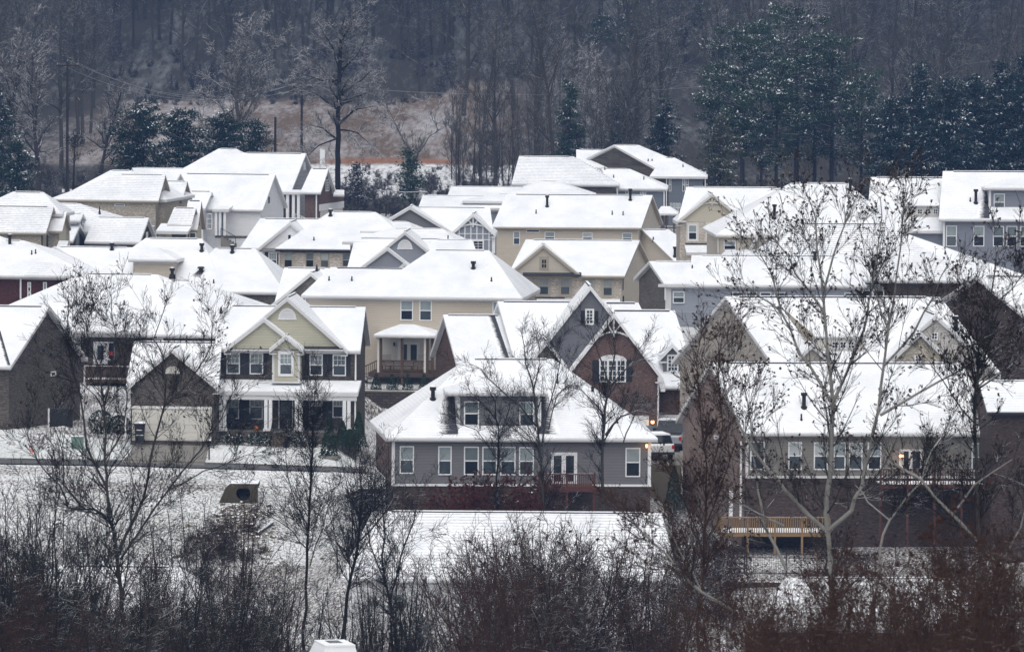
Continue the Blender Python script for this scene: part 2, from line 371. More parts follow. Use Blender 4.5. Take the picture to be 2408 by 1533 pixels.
        if lower == 'glass' and style in ('dh', 'dhg'): lower = WRN.choice(('glass', 'glass', 'glass_mid', 'glass_dark'))
        g = MB()
        if style in ('dh', 'dhg'):
            ob(g, a0 + k, a1 - k, zm, z1 - k, .004, .02, upper); ob(g, a0 + k, a1 - k, z0 + k, zm - .001, .004, .016, lower)
        else: ob(g, a0 + k, a1 - k, z0 + k, z1 - k, .004, .02, lower)
        g.build('pane', w)
        return w
    def panel(s, a, b, c, d, mat, name, plane=None, y=0, t=.05, parent=None, ridge=None):
        o, dr = plane if plane else ((0, y), (1, 0))
        p, q = s.hit(a, b, o, dr), s.hit(c, d, o, dr)
        o3 = np.array([o[0], o[1], 0]); d3 = np.array([dr[0], dr[1], 0]); n3 = np.array([dr[1], -dr[0], 0])
        a0, a1 = sorted((float(np.dot(p - o3, d3)), float(np.dot(q - o3, d3)))); z0, z1 = sorted((p[2], q[2]))
        m = MB(); m.obox(o3 + d3 * a0 + np.array([0, 0, z0]) + n3 * t, d3 * (a1 - a0), -n3 * (t - .002), np.array([0, 0, z1 - z0]), mat)
        if name == 'shutter':
            for (u_, w_, uu, ww) in ((a0 + .05, z0 + .07, a1 - .05, (z0 + z1) / 2 - .04), (a0 + .05, (z0 + z1) / 2 + .04, a1 - .05, z1 - .07)):
                n = 7
                for i in range(n):
                    zz = w_ + (ww - w_) * i / n
                    m.obox(o3 + d3 * u_ + np.array([0, 0, zz]) + n3 * (t + .012), d3 * (uu - u_), -n3 * .014, np.array([0, 0, (ww - w_) / n * .55]), mat)
        if name == 'garage_door':
            m2 = (z1 - z0) / 4
            for i in range(4):
                for j in range(8):
                    u_ = a0 + (a1 - a0) * (j + .12) / 8
                    m.obox(o3 + d3 * u_ + np.array([0, 0, z0 + m2 * (i + .15)]) + n3 * (t + .03), d3 * ((a1 - a0) / 8 * .76), -n3 * .032, np.array([0, 0, m2 * .7]), mat)
        return m.build(name, parent or s.root)
    def onroof(s, px, py, B=None):
        B = B or s.B; u, v = zu(s.ctx, px, py); R = s._loc(ray(u, v)); O = s._loc(-s.O)
        t = (B.ze + B.k * (O[1] - B.y0) - O[2]) / (R[2] - B.k * R[1]); return O + R * t
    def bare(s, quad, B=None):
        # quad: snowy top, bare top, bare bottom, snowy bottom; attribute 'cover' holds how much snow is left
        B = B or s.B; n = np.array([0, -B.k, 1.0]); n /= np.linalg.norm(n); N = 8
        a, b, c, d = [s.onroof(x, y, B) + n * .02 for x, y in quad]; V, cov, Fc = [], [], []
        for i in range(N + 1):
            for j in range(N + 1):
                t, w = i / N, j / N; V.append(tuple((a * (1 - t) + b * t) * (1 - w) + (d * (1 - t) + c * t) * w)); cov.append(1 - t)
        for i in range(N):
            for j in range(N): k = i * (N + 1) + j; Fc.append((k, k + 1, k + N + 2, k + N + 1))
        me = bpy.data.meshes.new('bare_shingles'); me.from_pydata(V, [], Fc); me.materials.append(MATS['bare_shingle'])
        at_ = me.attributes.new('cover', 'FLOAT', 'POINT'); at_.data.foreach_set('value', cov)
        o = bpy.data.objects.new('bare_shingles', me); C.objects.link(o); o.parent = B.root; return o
    def pipe(s, px, p0, p1, B=None, r=.055, big=False, mat='black'):
        B = B or s.B; h = s.onroof(px, p1, B); y = h[1]; parent = B.root
        x, zt = s.P(px, p0, y); zb = h[2]
        m = MB()
        if big:
            m.tube([(x, y, zb - .4), (x, y, zb + .05)], [.3, .2], mat, 10); m.tube([(x, y, zb), (x, y, zt - .15)], .13, mat, 10)
            m.tube([(x, y, zt - .22), (x, y, zt)], .21, mat, 10); m.tube([(x, y, zt + .001), (x, y, zt + .05)], [.2, .1], 'snow', 10)
        else:
            m.tube([(x, y, zb - .3), (x, y, zb + .06)], [.13, .08], mat, 8); m.tube([(x, y, zb), (x, y, zt)], r, mat, 8)
        return m.build('flue' if big else 'vent_pipe', parent)
    def post(s, px, p0, p1, y, w=.12, mat='white', name='downspout', cap=False):
        x, zt = s.P(px, p0, y); zb = s.P(px, p1, y)[1]; m = MB(); m.box(x - w / 2, x + w / 2, y - w / 2, y + w / 2, zb, zt, mat)
        if cap:
            m.box(x - w * .75, x + w * .75, y - w * .75, y + w * .75, zt - .14, zt - .003, mat); m.box(x - w * .75, x + w * .75, y - w * .75, y + w * .75, zb + .003, zb + .2, mat)
        return m.build(name, s.root)
    def board(s, x, yw, z0, z1, mat, w=.16):
        m = MB(); m.box(x, x + w, yw - .035, yw - .002, z0, z1, mat); return m.build('corner_board', s.root)
    def halfvent(s, a, b, c, d, y, mat='white'):
        x0, z1 = s.P(a, b, y); x1, z0 = s.P(c, d, y); xm = (x0 + x1) / 2; m = MB(); n = 14
        arc = lambda r, dy, zz=0: [(xm + r * (x1 - x0) / 2 * math.cos(math.pi * i / n), y - dy, z0 + r * (z1 - z0) * math.sin(math.pi * i / n)) for i in range(n + 1)]
        A, Bq, I = arc(1, .05), arc(1, .0), arc(.84, .05)
        for i in range(n):
            m.face([I[i], A[i], A[i + 1], I[i + 1]], mat); m.face([A[i], Bq[i], Bq[i + 1], A[i + 1]], mat)
        m.face(arc(.84, .02), 'trim'); m.box(x0 - .05, x1 + .05, y - .07, y - .002, z0 - .1, z0, mat)
        for i in range(1, 6):
            z = z0 + (z1 - z0) * .84 * i / 6.5; hw = (x1 - x0) / 2 * .84 * math.sqrt(max(.02, 1 - (i / 6.5) ** 2))
            m.box(xm - hw, xm + hw, y - .045, y - .021, z - .03, z + .015, mat)
        return m.build('gable_vent', s.root)
    def truss(s, B, mat='white', h=.9, arch=True):
        # decorative gable truss in the peak of a camera-facing gable
        xa, zr, y = B.xa, B.zr, B.yf; sl = (B.zr - B.ze) / ((B.x1 - B.x0) / 2); z0 = zr - .33 - h; hw = h / sl
        m = MB(); yy = y - .14
        bar = lambda p, q, w: m.tube([(p[0], yy, p[1]), (q[0], yy, q[1])], w, mat, 4)
        bar((xa, zr - .3), (xa, z0 - .05), .07)
        n = 8; pts = [(xa - hw + 2 * hw * i / n, z0 + .22 * h * (1 - (2 * i / n - 1) ** 2)) for i in range(n + 1)]
        for i in range(n): bar(pts[i], pts[i + 1], .07)
        for sx in (-1, 1): bar((xa, z0 + .12 * h), (xa + sx * hw * .42, z0 + .62 * h), .055)
        return m.build('gable_truss', s.root)
FSTOP = 4.0; SKYSAT = .20; SKYSTR = .10; SUNSTR = 1.0; HAZE = 0.00015; HAZECOL = (.27, .50, 1.0, 1); EXPO = 0.45
# ================================================================== HOUSES (front to back)
def vents(h, *a):
    for q in a: h.pipe(q[0], q[1], q[2], big=len(q) > 3)
# ---- sage green gabled house with a columned porch
h = House('two storey house with sage green gables, black shutters and white columned porch', 34.0, 690, -4); h.ctx = 'd2'; H_SAGE = h
main = h.rx(320, 1420, 572, 395, 1460, 247, d=9, wall='bk_dark', base=-.3)
h.pipe(378, 252, 272)
PW = main.front; PE = main.right
g1 = h.ry(400, 1325, 572, 871, 177, y0=-.75, y1=5, tri='sd_sage')
g2 = h.ry(397, 1000, 568, 697, 333, y0=-1.15, y1=4, tri='sd_sage')
g3 = h.ry(737, 993, 566, 862, 461, y0=-1.75, y1=3, tri='sd_sage', oh=.3)
h.halfvent(808, 262, 938, 338, g1.yf)
q = MB()
for a, b in ((430, 745), (988, 1290)):
    x0, z1 = h.P(a, 548, -.9); x1, z0 = h.P(b, 572, -.9); q.slab([(x0, -1.0, z0), (x1, -1.0, z0), (x1, -.4, z1), (x0, -.4, z1)], [(0, 1, 2, 3)], .0, .1, 'shingle', 'trim')
q.build('pent_roof', h.root)
x0, z1 = h.P(762, 575, -1.35); x1, z0 = h.P(966, 812, -1.35)
q = MB(); q.box(x0, x1, -1.35, .3, z0, z1, 'sd_sage'); q.box(x0 - .02, x0 + .14, -1.385, -1.353, z0, z1, 'trim'); q.box(x1 - .14, x1 + .02, -1.385, -1.353, z0, z1, 'trim'); q.box(x0 - .06, x1 + .06, -1.42, .2, z0 - .12, z0 - .003, 'trim'); q.build('bay', h.root)
YB = ((0, -1.35), (1, 0)); h.win(805, 590, 920, 772, YB, 'dhg', fw=.16)
h.halfvent(808, 568, 918, 588, -1.353)
for a in ((418, 597, 518, 755), (592, 598, 692, 757), (1040, 607, 1138, 767), (1213, 610, 1312, 770)): h.win(*a, PW, 'dhg')
for a in ((382, 590, 416, 757), (521, 592, 554, 758), (558, 592, 590, 758), (694, 596, 725, 761), (1003, 602, 1038, 766), (1140, 604, 1172, 770), (1179, 605, 1211, 771), (1314, 608, 1347, 772)): h.panel(*a, 'shutter', 'shutter', PW)
q = MB(); x0, z = h.P(345, 792, .0); x1 = h.P(1390, 792, 0)[0]; q.box(x0, x1, -.09, -.025, z - .08, z + .08, 'trim_dark'); q.build('belt_course', h.root)
_, px0, px1, pz = h.shed(345, 1402, 797, 884, -.05, -2.5)
q = MB(); q.box(px0 + .1, px1 - .1, -2.42, -2.2, pz - .62, pz - .3, 'trim'); q.build('porch_beam', h.root)
fl0, fz = h.P(340, 1180, -2.45); fl1 = h.P(1385, 1180, -2.45)[0]; fb = h.P(860, 1290, -2.45)[1]
q = MB(); q.box(fl0, fl1, -2.45, -.03, fb - .8, fz, 'bk_dark', 'concrete'); q.build('porch_floor', h.root)
for c in (375, 405, 714, 748, 943, 976, 1302, 1335): h.post(c, 898, 1182, -2.3, .235, 'white', 'porch_column', True)
for a in ((425, 908, 512, 1090), (590, 905, 690, 1095), (1035, 907, 1135, 1080), (1212, 910, 1292, 1082)): h.win(*a, PW, 'dhg')
for a in ((515, 903, 588, 1090), (1000, 905, 1033, 1080), (1138, 908, 1210, 1082)): h.panel(*a, 'shutter', 'shutter', PW)
dr = h.panel(806, 935, 917, 1166, 'white', 'door_frame', PW, t=.05)
dd = h.panel(817, 943, 908, 1163, 'black', 'door', PW, t=.08); h.panel(828, 958, 897, 1050, 'glass', 'pane', PW, t=.1, parent=dd); h.panel(822, 1060, 826, 1072, 'metal_grey', 'handle', PW, t=.13, parent=dd)
x0, z0 = h.P(760, 1180, -2.6); x1 = h.P(872, 1180, -2.6)[0]; q = MB()
for i in range(6): q.box(x0, x1, -2.48 - .3 * (i + 1), -2.48 - .3 * i - .002, fb - .9, fz - .17 * (i + 1), 'concrete_dk')
q.build('porch_steps', h.root)
for xx in (x0 + .05, x1 + .1):
    q = MB(); q.tube([(xx, -2.5, fz), (xx, -2.5, fz + 1.0), (xx, -4.2, fz - .05), (xx, -4.2, fz - 1.0)], .03, 'black', 6)
    for i in range(1, 6): yy = -2.5 - 1.7 * i / 6; q.tube([(xx, yy, fz + 1.0 - 1.05 * i / 6), (xx, yy, fz - 1.0 * i / 6)], .012, 'black', 4)
    q.build('handrail', h.root)
h.post(353, 590, 782, -.2, .1); h.post(1385, 595, 800, -.2, .1); h.post(1382, 905, 1175, -2.2, .1)
h.board(main.f0[0], main.yf, 3, main.wz, 'trim', .12)
h.ctx = 'd1'
gw = h.rx(938, 1636, 858, 1002, 1660, 514, y0=-4.6, d=8.2, wall='bk_dark', base=-.3, gut=False)
gg = h.ry(938, 1646, 858, 1286, 561, y0=-4.9, y1=-1, tri='bk_dark', wall='bk_dark', base=-.3)
h.halfvent(1240, 695, 1340, 742, gg.yf, 'cream')
h.panel(990, 992, 1582, 1258, 'cream', 'garage_surround', gg.front, t=.05)
h.panel(1012, 1024, 1566, 1256, 'cream', 'garage_door', gg.front, t=.08)
h.panel(985, 1000, 1586, 1018, 'white', 'lintel_trim', gg.front, t=.14)
h.post(940, 880, 1240, -4.5, .1); h.post(1608, 885, 1180, -4.5, .1)
SAGE = h
# ---- dark brick end gable, far left
h = House('dark brick house with a steep windowless gable end at the left edge', 33.6, 60, -5); h.ctx = 'd1'
b = h.rx(-520, 80, 693, -500, 373, 242, d=10, wall='bk_dark', base=-.3)
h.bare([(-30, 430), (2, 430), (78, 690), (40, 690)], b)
h.win(378, 737, 415, 768, b.right, 'plain', fw=.08, lower='glass_dark')
q = MB()
for (a, c) in ((325, 578), (378, 607), (444, 588)):
    p = h.hit(a, c, *b.right); q.box(p[0] - .15, p[0] + .15, p[1] - .12, p[1] + .02, p[2] - .1, p[2] + .1, 'black')
q.build('wall_vents', h.root)
h.post(58, 735, 1005, .2, .1); h.post(632, 690, 915, b.right[0][1] + 8.6, .1)
# ---- big hip roof, brick wall with balcony
h = House('dark brick house with a broad hip roof and back balcony door with red ornament', 31.0, 260, -8); h.ctx = 'u'
h.rx(180, 700, 787, 300, 458, 658, y0=-.36, d=15, hl=True, hr=True, wall='bk_dark2', base=-2)
b = h.rx(-125, 690, 784, 195, 369, 644, d=15.6, hl=True, hr=True, wall='bk_dark2', base=-2); vents(h, (292, 706, 716), (405, 630, 646, 1))
h.ctx = 'd1'
h.rx(515, 990, 430, 690, 800, 352, y0=-1.9, d=4.2, hl=True, hr=True, nowall=True, vent=False)
for a in ((545, 478, 605, 560), (1145, 487, 1222, 530)): h.win(*a, b.front)
h.win(700, 512, 806, 680, b.front, 'plain', lower='glass_dark', fw=.3, name='door'); o = h.panel(818, 585, 843, 615, 'red', 'wreath', b.front, t=.12); h.win(808, 515, 856, 650, b.front, 'plain', frame='trim', lower='glass_dark')
x0, z = h.P(640, 690, -2.2); x1 = h.P(985, 690, -2.2)[0]; q = MB(); q.box(x0, x1, -2.2, -.05, z - 1.3, z - 1.05, 'wood_brown', 'snow')
q.box(x0, x1, -2.22, -2.14, z - .06, z, 'trim', 'snow')
for i in range(24): xx = x0 + (x1 - x0) * i / 23; q.box(xx - .02, xx + .02, -2.2, -2.16, z - 1.06, z - .06, 'wood_brown')
for xx in (x0 + .1, (x0 + x1) / 2, x1 - .1): q.box(xx - .08, xx + .08, -2.1, -1.94, z - 5, z - 1.3, 'wood_brown')
q.box(x0 - .3, x1, -2.4, -2.0, z - 2.75, z - 2.55, 'trim', 'snow')
q.build('balcony', h.root)
h.post(1285, 455, 505, .1, .1)
# ---- grey sided house with shed dormer (front centre)
h = House('grey sided house with wide snowy hip roof, two window dormer and red deck', 38.0, 1200, 3); h.ctx = 'e3'; H_GREY = h; fz0 = h.P(600, 303, 0)[1]; h.ctx = 'd3'
b = h.rx(335, 2368, 1232, 950, 1588, 641, d=14, hl=True, hr=True, wall='sd_grey', left='bk_brown', ends='bk_brown', base=fz0, bl=.6); MAINB = b
q = MB(); q.box(b.f0[0] + .02, b.f1[0] - .02, b.yf + .02, b.yf + 12, -4, fz0, 'bk_umber'); q.box(b.f0[0] - .02, b.f1[0] + .02, b.yf - .05, b.yf - .003, fz0 - .08, fz0 + .06, 'white'); q.build('foundation', h.root)
vents(h, (686, 850, 938, 1)); h.pipe(1618, 752, 822); h.ctx = 'd4'; h.pipe(348, 975, 1010, r=.09); h.pipe(532, 1218, 1245); h.ctx = 'd3'
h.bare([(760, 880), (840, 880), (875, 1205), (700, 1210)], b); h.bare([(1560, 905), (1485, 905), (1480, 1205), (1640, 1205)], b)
dm = h.rx(780, 1545, 890, 985, 1400, 790, y0=.25, d=9, hl=True, hr=True, nowall=True, vent=False)
x0, z1 = h.P(866, 895, .65); x1, z0 = h.P(1492, 1198, .65)
q = MB(); q.box(x0, x1, .65, 6, z0 - .1, z1, 'sd_grey'); q.box(x0 - .02, x0 + .2, .61, .647, z0, z1, 'white'); q.box(x1 - .2, x1 + .02, .61, .647, z0, z1, 'white'); q.box(x0 - .03, x1 + .03, .59, .647, z0 - .12, z0, 'white'); q.box(x0 - .03, x0 - .002, .6, 5, z0 - .1, z1, 'trim'); q.build('dormer_wall', h.root)
DP = ((0, .65), (1, 0))
for a in ((918, 958, 1030, 1142), (1332, 962, 1443, 1147)): h.win(*a, DP)
for a in ((437, 1293, 543, 1500), (725, 1295, 825, 1510), (918, 1297, 1028, 1510), (1055, 1298, 1165, 1510), (1190, 1298, 1303, 1512), (1330, 1300, 1440, 1512)): h.win(*a, b.front)
h.ctx = 'e3'; h.win(1087, 28, 1195, 243, b.front)
fd = h.panel(540, 62, 730, 312, 'white', 'french_door', b.front, t=.05)
for a in ((558, 86, 615, 275), (648, 86, 706, 275)): h.panel(*a, 'glass_dark', 'pane', b.front, t=.065, parent=fd)
h.panel(628, 190, 634, 205, 'metal_grey', 'handle', b.front, t=.11, parent=fd)
h.board(b.f0[0] + .0, b.yf, fz0, b.wz, 'white', .2); h.board(b.f1[0] - .2, b.yf, fz0, b.wz, 'white', .2)
x0, z = h.P(455, 218, -2.6); x1 = h.P(858, 220, -2.6)[0]; zd = h.P(600, 318, -2.6)[1]
q = MB(); q.box(x0, x1, -2.6, -.1, zd - .3, zd, 'wood_red'); q.box(x0, x1, -2.66, -2.54, z - .08, z, 'wood_red', 'snow')
n = 26
for i in range(n + 1): xx = x0 + (x1 - x0) * i / n; w = .07 if i % 13 == 0 else .025; q.box(xx - w, xx + w, -2.62, -2.56, zd - (2.2 if w > .05 else 0), z + (.08 if w > .05 else -.08), 'wood_red')
for i in range(9): q.box(x0 - .3 * (i + 1), x0 - .3 * i, -2.6, -1.5, zd - .19 * (i + 1) - .06, zd - .19 * (i + 1), 'wood_red', 'snow')
q.obox((x0 - 2.8, -2.64, z - 1.85), (2.8, 0, 1.75), (0, .08, 0), (0, 0, .1), 'wood_red'); q.obox((x0 - 2.8, -2.64, zd - 2.1), (2.8, 0, 1.75), (0, .05, 0), (0, 0, .25), 'wood_red')
for i in range(10): t = i / 10; q.box(x0 - 2.8 * (1 - t) - .02, x0 - 2.8 * (1 - t) + .02, -2.63, -2.58, zd - 1.9 * (1 - t), z - 1.8 * (1 - t), 'wood_red')
q.build('deck', h.root)
# ---- snowy roofs at the foot of the slope
h = House('white sided house whose snowy roof fills the bottom centre behind brush', 41.0, 1180, 0, zg=-41.5); h.ctx = 'u'
b = h.rx(800, 1600, 1362, 876, 1556, 1203, d=11, wall='sd_white', base=-1, snow='snow_thin'); h.win(927, 1394, 958, 1430, b.front); h.win(1120, 1394, 1150, 1430, b.front); h.win(1300, 1398, 1330, 1434, b.front)
h = House('house at bottom left with its long snowy roof hidden by dark brush', 46.0, 290, -3, zg=-39.5); h.ctx = 'u'
b = h.rx(-60, 560, 1488, 130, 420, 1330, d=11, hl=True, hr=True, wall='sd_taupe', base=-1, snow='snow_thin'); h.win(300, 1510, 330, 1545, b.front)
h = House('house at bottom right with snowy roof almost hidden by reddish brush', 47.0, 2010, 3, zg=-39); h.ctx = 'u'
b = h.rx(1752, 2330, 1470, 1848, 2235, 1358, d=11, hr=True, wall='bk_brown', base=-1, snow='snow_thin'); h.win(1900, 1495, 1930, 1530, b.front)
# ---- brick house with yellow deck, right
h = House('brick ended house with taupe siding, lit lamp by the back door and yellow deck', 37.0, 1990, 4, zg=-36.6); h.ctx = 'd4'; H_DECK = h
b = h.rx(1472, 3362, 1320, 1222, 3112, 797, d=11, hr=True, wall='sd_taupe', left='bk_pink', ends='bk_umber', base=3.1); DECKB = b
q = MB(); q.box(b.f0[0] + .02, b.f1[0] - .02, b.yf + .02, b.yf + 8, -3, 3.1, 'bk_umber'); q.box(b.f0[0], b.f1[0], b.yf - .05, b.yf - .003, 3.05, 3.2, 'trim'); q.build('foundation', h.root)
q = MB(); dl = np.array([b.left[1][0], b.left[1][1], 0]); o = np.array([b.left[0][0], b.left[0][1], 0]); nn = np.array([dl[1], -dl[0], 0])
q.obox(o + (0, 0, -3), dl * 10.2 * 1.0, -nn * .2 + nn * .0, (0, 0, 6.1), 'bk_pink'); q.build('end_wall_base', h.root)
h.ctx = 'd5'; vents(h, (270, 1020, 1128, 1), (250, 1180, 1225), (1460, 1160, 1198), (92, 830, 842)); h.ctx = 'e4'
h.win(94, 160, 118, 188, b.left, 'plain', lower='glass_dark')
for a in ((320, 200, 410, 380), (560, 203, 645, 380), (722, 205, 810, 380), (845, 205, 922, 380), (945, 207, 1030, 380), (1062, 207, 1147, 380), (1720, 210, 1812, 388)): h.win(*a, b.front)
fd = h.panel(1262, 250, 1405, 378, 'trim', 'french_door', b.front, t=.05)
for a in ((1290, 262, 1320, 375), (1345, 262, 1392, 375)): h.panel(*a, 'glass_dark', 'pane', b.front, t=.07, parent=fd)
h.board(b.f0[0], b.yf, 3.1, b.wz, 'trim', .18); h.post(262, 200, 690, -.1, .12)
x0, z = h.P(1145, 372, -2.8); x1 = h.P(1830, 376, -2.8)[0]; q = MB(); q.box(x0, x1, -2.8, -.1, z - 1.25, z - 1.0, 'wood_red', 'snow'); q.box(x0, x1, -2.86, -2.76, z - .08, z, 'wood_red', 'snow')
for i in range(41): xx = x0 + (x1 - x0) * i / 40; w = .07 if i % 10 == 0 else .025; q.box(xx - w, xx + w, -2.82, -2.78, z - (5 if w > .05 else 1.0), z - .08, 'wood_red')
q.build('upper_deck', h.root)
x0, z = h.P(132, 677, -3.4); x1 = h.P(820, 690, -3.4)[0]; q = MB(); q.box(x0, x1, -3.4, -.0, z - 1.25, z - 1.0, 'wood_yellow', 'snow'); q.box(x0, x1, -3.46, -3.36, z - .08, z, 'wood_yellow', 'snow')
for i in range(49): xx = x0 + (x1 - x0) * i / 48; w = .07 if i % 12 == 0 else .028; q.box(xx - w, xx + w, -3.44, -3.38, z - (2.4 if w > .05 else 1.0), z - .08, 'wood_yellow')
for i in range(12): q.box(x0 - .02, x0 + .04, -3.4 + .28 * i, -3.35 + .28 * i, z - 1.0, z - .08, 'wood_yellow')
q.build('yellow_deck', h.root)
h.panel(185, 512, 208, 672, 'white', 'basement_door', b.front, t=.06)
h = House('dark brown brick house with a low snowy roof at the right edge', 37.5, 2390, 3); h.ctx = 'd5'
b = h.rx(1640, 2500, 1162, 1575, 2500, 932, d=9, wall='bk_umber', trim='trim_dark', base=-4)
# ---- brick and slate-grey house with flared gable
h = House('red brick house with flared front gable, slate grey peak and triple window', 34.2, 1430, 2, zg=-34.9); h.ctx = 'd3'; H_FLARE = h
b = h.B0 = h.rx(858, 1310, 668, 762, 1210, 312, d=9, wall='bk_brown', left='bk_brown', trim='white')
b = h.rx(1292, 1760, 640, 1168, 1790, 212, y0=-.8, d=10, wall='sd_slate', left='trim', trim='white')
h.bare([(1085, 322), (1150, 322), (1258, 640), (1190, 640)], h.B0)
h.ctx = 'd4'
r1 = h.rx(420, 1000, 960, 425, 690, 348, y0=1.2, d=11, hr=False, wall='bk_brown', trim='white'); 
r2 = h.rx(845, 1140, 972, 470, 963, 405, y0=-1.2, d=10, wall='bk_brown', trim='white', base=-.8)
h.pipe(578, 298, 345, r1)
gA = h.ry(-60, 724, 715, 332, 221, y0=-2, y1=4, tri='sd_slate', rake='white', wall='sd_slate', base=4)
gB = h.ry(135, 873, 905, 508, 425, y0=-2.9, y1=4, tri='bk_brown', wall='bk_brown', rake='white', base=-.8, oh=.25); h.truss(gB, 'white', 1.3)
h.ctx = 'd3'; gC = h.ry(1385, 1690, 694, 1537, 502, y0=-2.4, y1=2, tri='bk_grey', wall='bk_brown', rake='white', base=2); h.ctx = 'd4'
# flares at the feet of the front gable
for sx, ex in ((-1, gB.x0), (1, gB.x1)):
    q = MB()
    pts = [(ex, gB.ze + .02), (ex + sx * .16, gB.ze - .5), (ex + sx * .18, gB.ze - 1.0), (ex - sx * .12, gB.ze - 1.0), (ex - sx * .35, gB.ze - .1)]
    y0 = gB.yf - .3
    q.face([(p[0], y0, p[1]) for p in pts], 'white'); q.face([(p[0], y0 + 2, p[1]) for p in pts], 'white')
    for i in range(5):
        a, c = pts[i], pts[(i + 1) % 5]; q.face([(a[0], y0, a[1]), (c[0], y0, c[1]), (c[0], y0 + 2, c[1]), (a[0], y0 + 2, a[1])], 'snow' if i < 2 else 'white')
    q.build('gable_flare', h.root)
h.win(292, 395, 358, 515, gA.front, 'grid', lower='glass', cols=2, rows=4, fw=.12)
for a in ((260, 408, 290, 506), (360, 410, 390, 508)): h.panel(*a, 'shutter', 'shutter', gA.front)
h.win(398, 772, 597, 945, gB.front, 'grid', cols=6, rows=4, fw=.1); h.panel(455, 778, 467, 938, 'white', 'window_mullion', gB.front, t=.08); h.panel(522, 778, 534, 938, 'white', 'window_mullion', gB.front, t=.08)
h.halfvent(398, 738, 597, 774, gB.yf)
for a in ((347, 776, 397, 940), (598, 776, 643, 942)): h.panel(*a, 'shutter', 'shutter', gB.front)
# right dormer
dg = h.ry(848, 1042, 755, 945, 652, y0=-.6, y1=3.4, tri='sd_grey', wall='sd_grey', rake='white', base=4.6, vent=False, oh=.28)
h.win(905, 738, 990, 866, dg.front, 'grid', cols=3, rows=4, fw=.1)
h.panel(875, 866, 1018, 878, 'white', 'dormer_sill', dg.front, t=.1)
h.panel(850, 976, 1085, 1004, 'white', 'frieze', ((0, r2.yf), (1, 0)), t=.08)
h.panel(845, 1188, 1000, 1400, 'white', 'garage_door', ((0, r2.yf), (1, 0)), t=.08)
h.panel(600, 1192, 768, 1330, 'white', 'garage_door', gB.front, t=.06)
h.post(840, 905, 1320, gB.yf - .1, .11)
# ---- tan house with screened porch
h = House('long tan sided house with covered back porch and brown railing', 30.4, 950, -6); h.ctx = 'u'; H_TAN = h
b2 = h.rx(850, 1228, 699, 1014, 1150, 588, d=14, hl=True, hr=True, wall='sd_tan'); h.ctx = 'c3'; vents(h, (880, 1180, 1245, 1), (1042, 1325, 1360)); h.ctx = 'u'
b = h.rx(708, 1226, 697, 778, 1100, 630, y0=-.46, d=10.4, hl=True, wall='sd_tan', vent=False); h.ctx = 'c2'; vents(h, (1423, 1255, 1292), (1628, 1257, 1295)); h.pipe(1313, 1152, 1178)
q = MB(); x0, z = h.P(1500, 1177, 4.7); x1 = h.P(2085, 1184, 4.7)[0]; q.box(x0, x1, 4.5, 4.9, z - .1, z + .03, 'shingle', 'snow'); q.build('ridge_vent', b.root)
h.ctx = 'd3'
for a in ((443, 202, 537, 354), (585, 204, 677, 357), (1132, 212, 1225, 362)): h.win(*a, b.front)
pr = h.rx(243, 705, 461, 440, 545, 383, y0=-4.2, d=5, hl=True, hr=True, nowall=True, vent=False)
YP = -3.7; fx0, fz = h.P(205, 742, -3.9); fx1 = h.P(725, 745, -3.9)[0]
q = MB(); q.box(fx0, fx1, -3.9, -.1, fz - .3, fz, 'wood_brown'); q.build('porch_deck', h.root)
for c, mt in ((278, 'cream'), (627, 'cream'), (297, 'wood_brown'), (455, 'wood_brown'), (645, 'wood_brown'), (683, 'wood_brown')): h.post(c, 478, 745, YP, .16 if mt == 'cream' else .2, mt, 'porch_post')
for c in (278, 455, 627): h.post(c, 745, 835, YP, .2, 'wood_brown', 'deck_post')
h.panel(300, 490, 690, 735, 'cream', 'porch_wall', b.front, t=.03)
fd = h.panel(422, 514, 585, 655, 'white', 'french_door', b.front, t=.06)
for a in ((468, 533, 492, 650), (520, 535, 565, 652)): h.panel(*a, 'glass', 'pane', b.front, t=.08, parent=fd)
q = MB(); _, zr_ = h.P(450, 652, YP); rx0 = h.P(278, 650, YP)[0]; rx1 = h.P(688, 650, YP)[0]
q.box(rx0, rx1, YP - .05, YP + .05, zr_ - .08, zr_, 'wood_brown'); q.box(rx0, rx1, YP - .03, YP + .03, fz + .08, fz + .15, 'wood_brown')
for i in range(60): xx = rx0 + (rx1 - rx0) * i / 59; q.box(xx - .02, xx + .02, YP - .02, YP + .02, fz + .12, zr_ - .06, 'wood_brown')
q.obox((rx0 - 2.2, YP - .05, zr_ - 1.1), (2.2, 0, 1.05), (0, .1, 0), (0, 0, .09), 'wood_brown')
for i in range(14): t = i / 14; xx = rx0 - 2.2 * (1 - t); q.box(xx - .02, xx + .02, YP - .02, YP + .02, fz - 1.0 * (1 - t), zr_ - 1.08 * (1 - t), 'wood_brown')
for i in range(7): q.box(rx0 - .31 * (i + 1), rx0 - .31 * i, YP, YP + 1.2, fz - .17 * (i + 1) - .05, fz - .17 * (i + 1), 'wood_brown')
q.build('railing', h.root)
lm = h.panel(392, 518, 403, 545, 'black', 'wall_lantern', b.front, t=.2)
h.ctx = 'c2'; h.post(1212, 1450, 1500, -.2, .1)
br = h.rx(935, 1500, 1485, 1020, 1420, 1180, y0=3.4, d=9, wall='bk_grey', gut=False)
bg = h.ry(905, 1620, 1512, 1258, 1217, y0=3.1, y1=8, tri='bk_grey', wall='bk_grey', rake='trim')
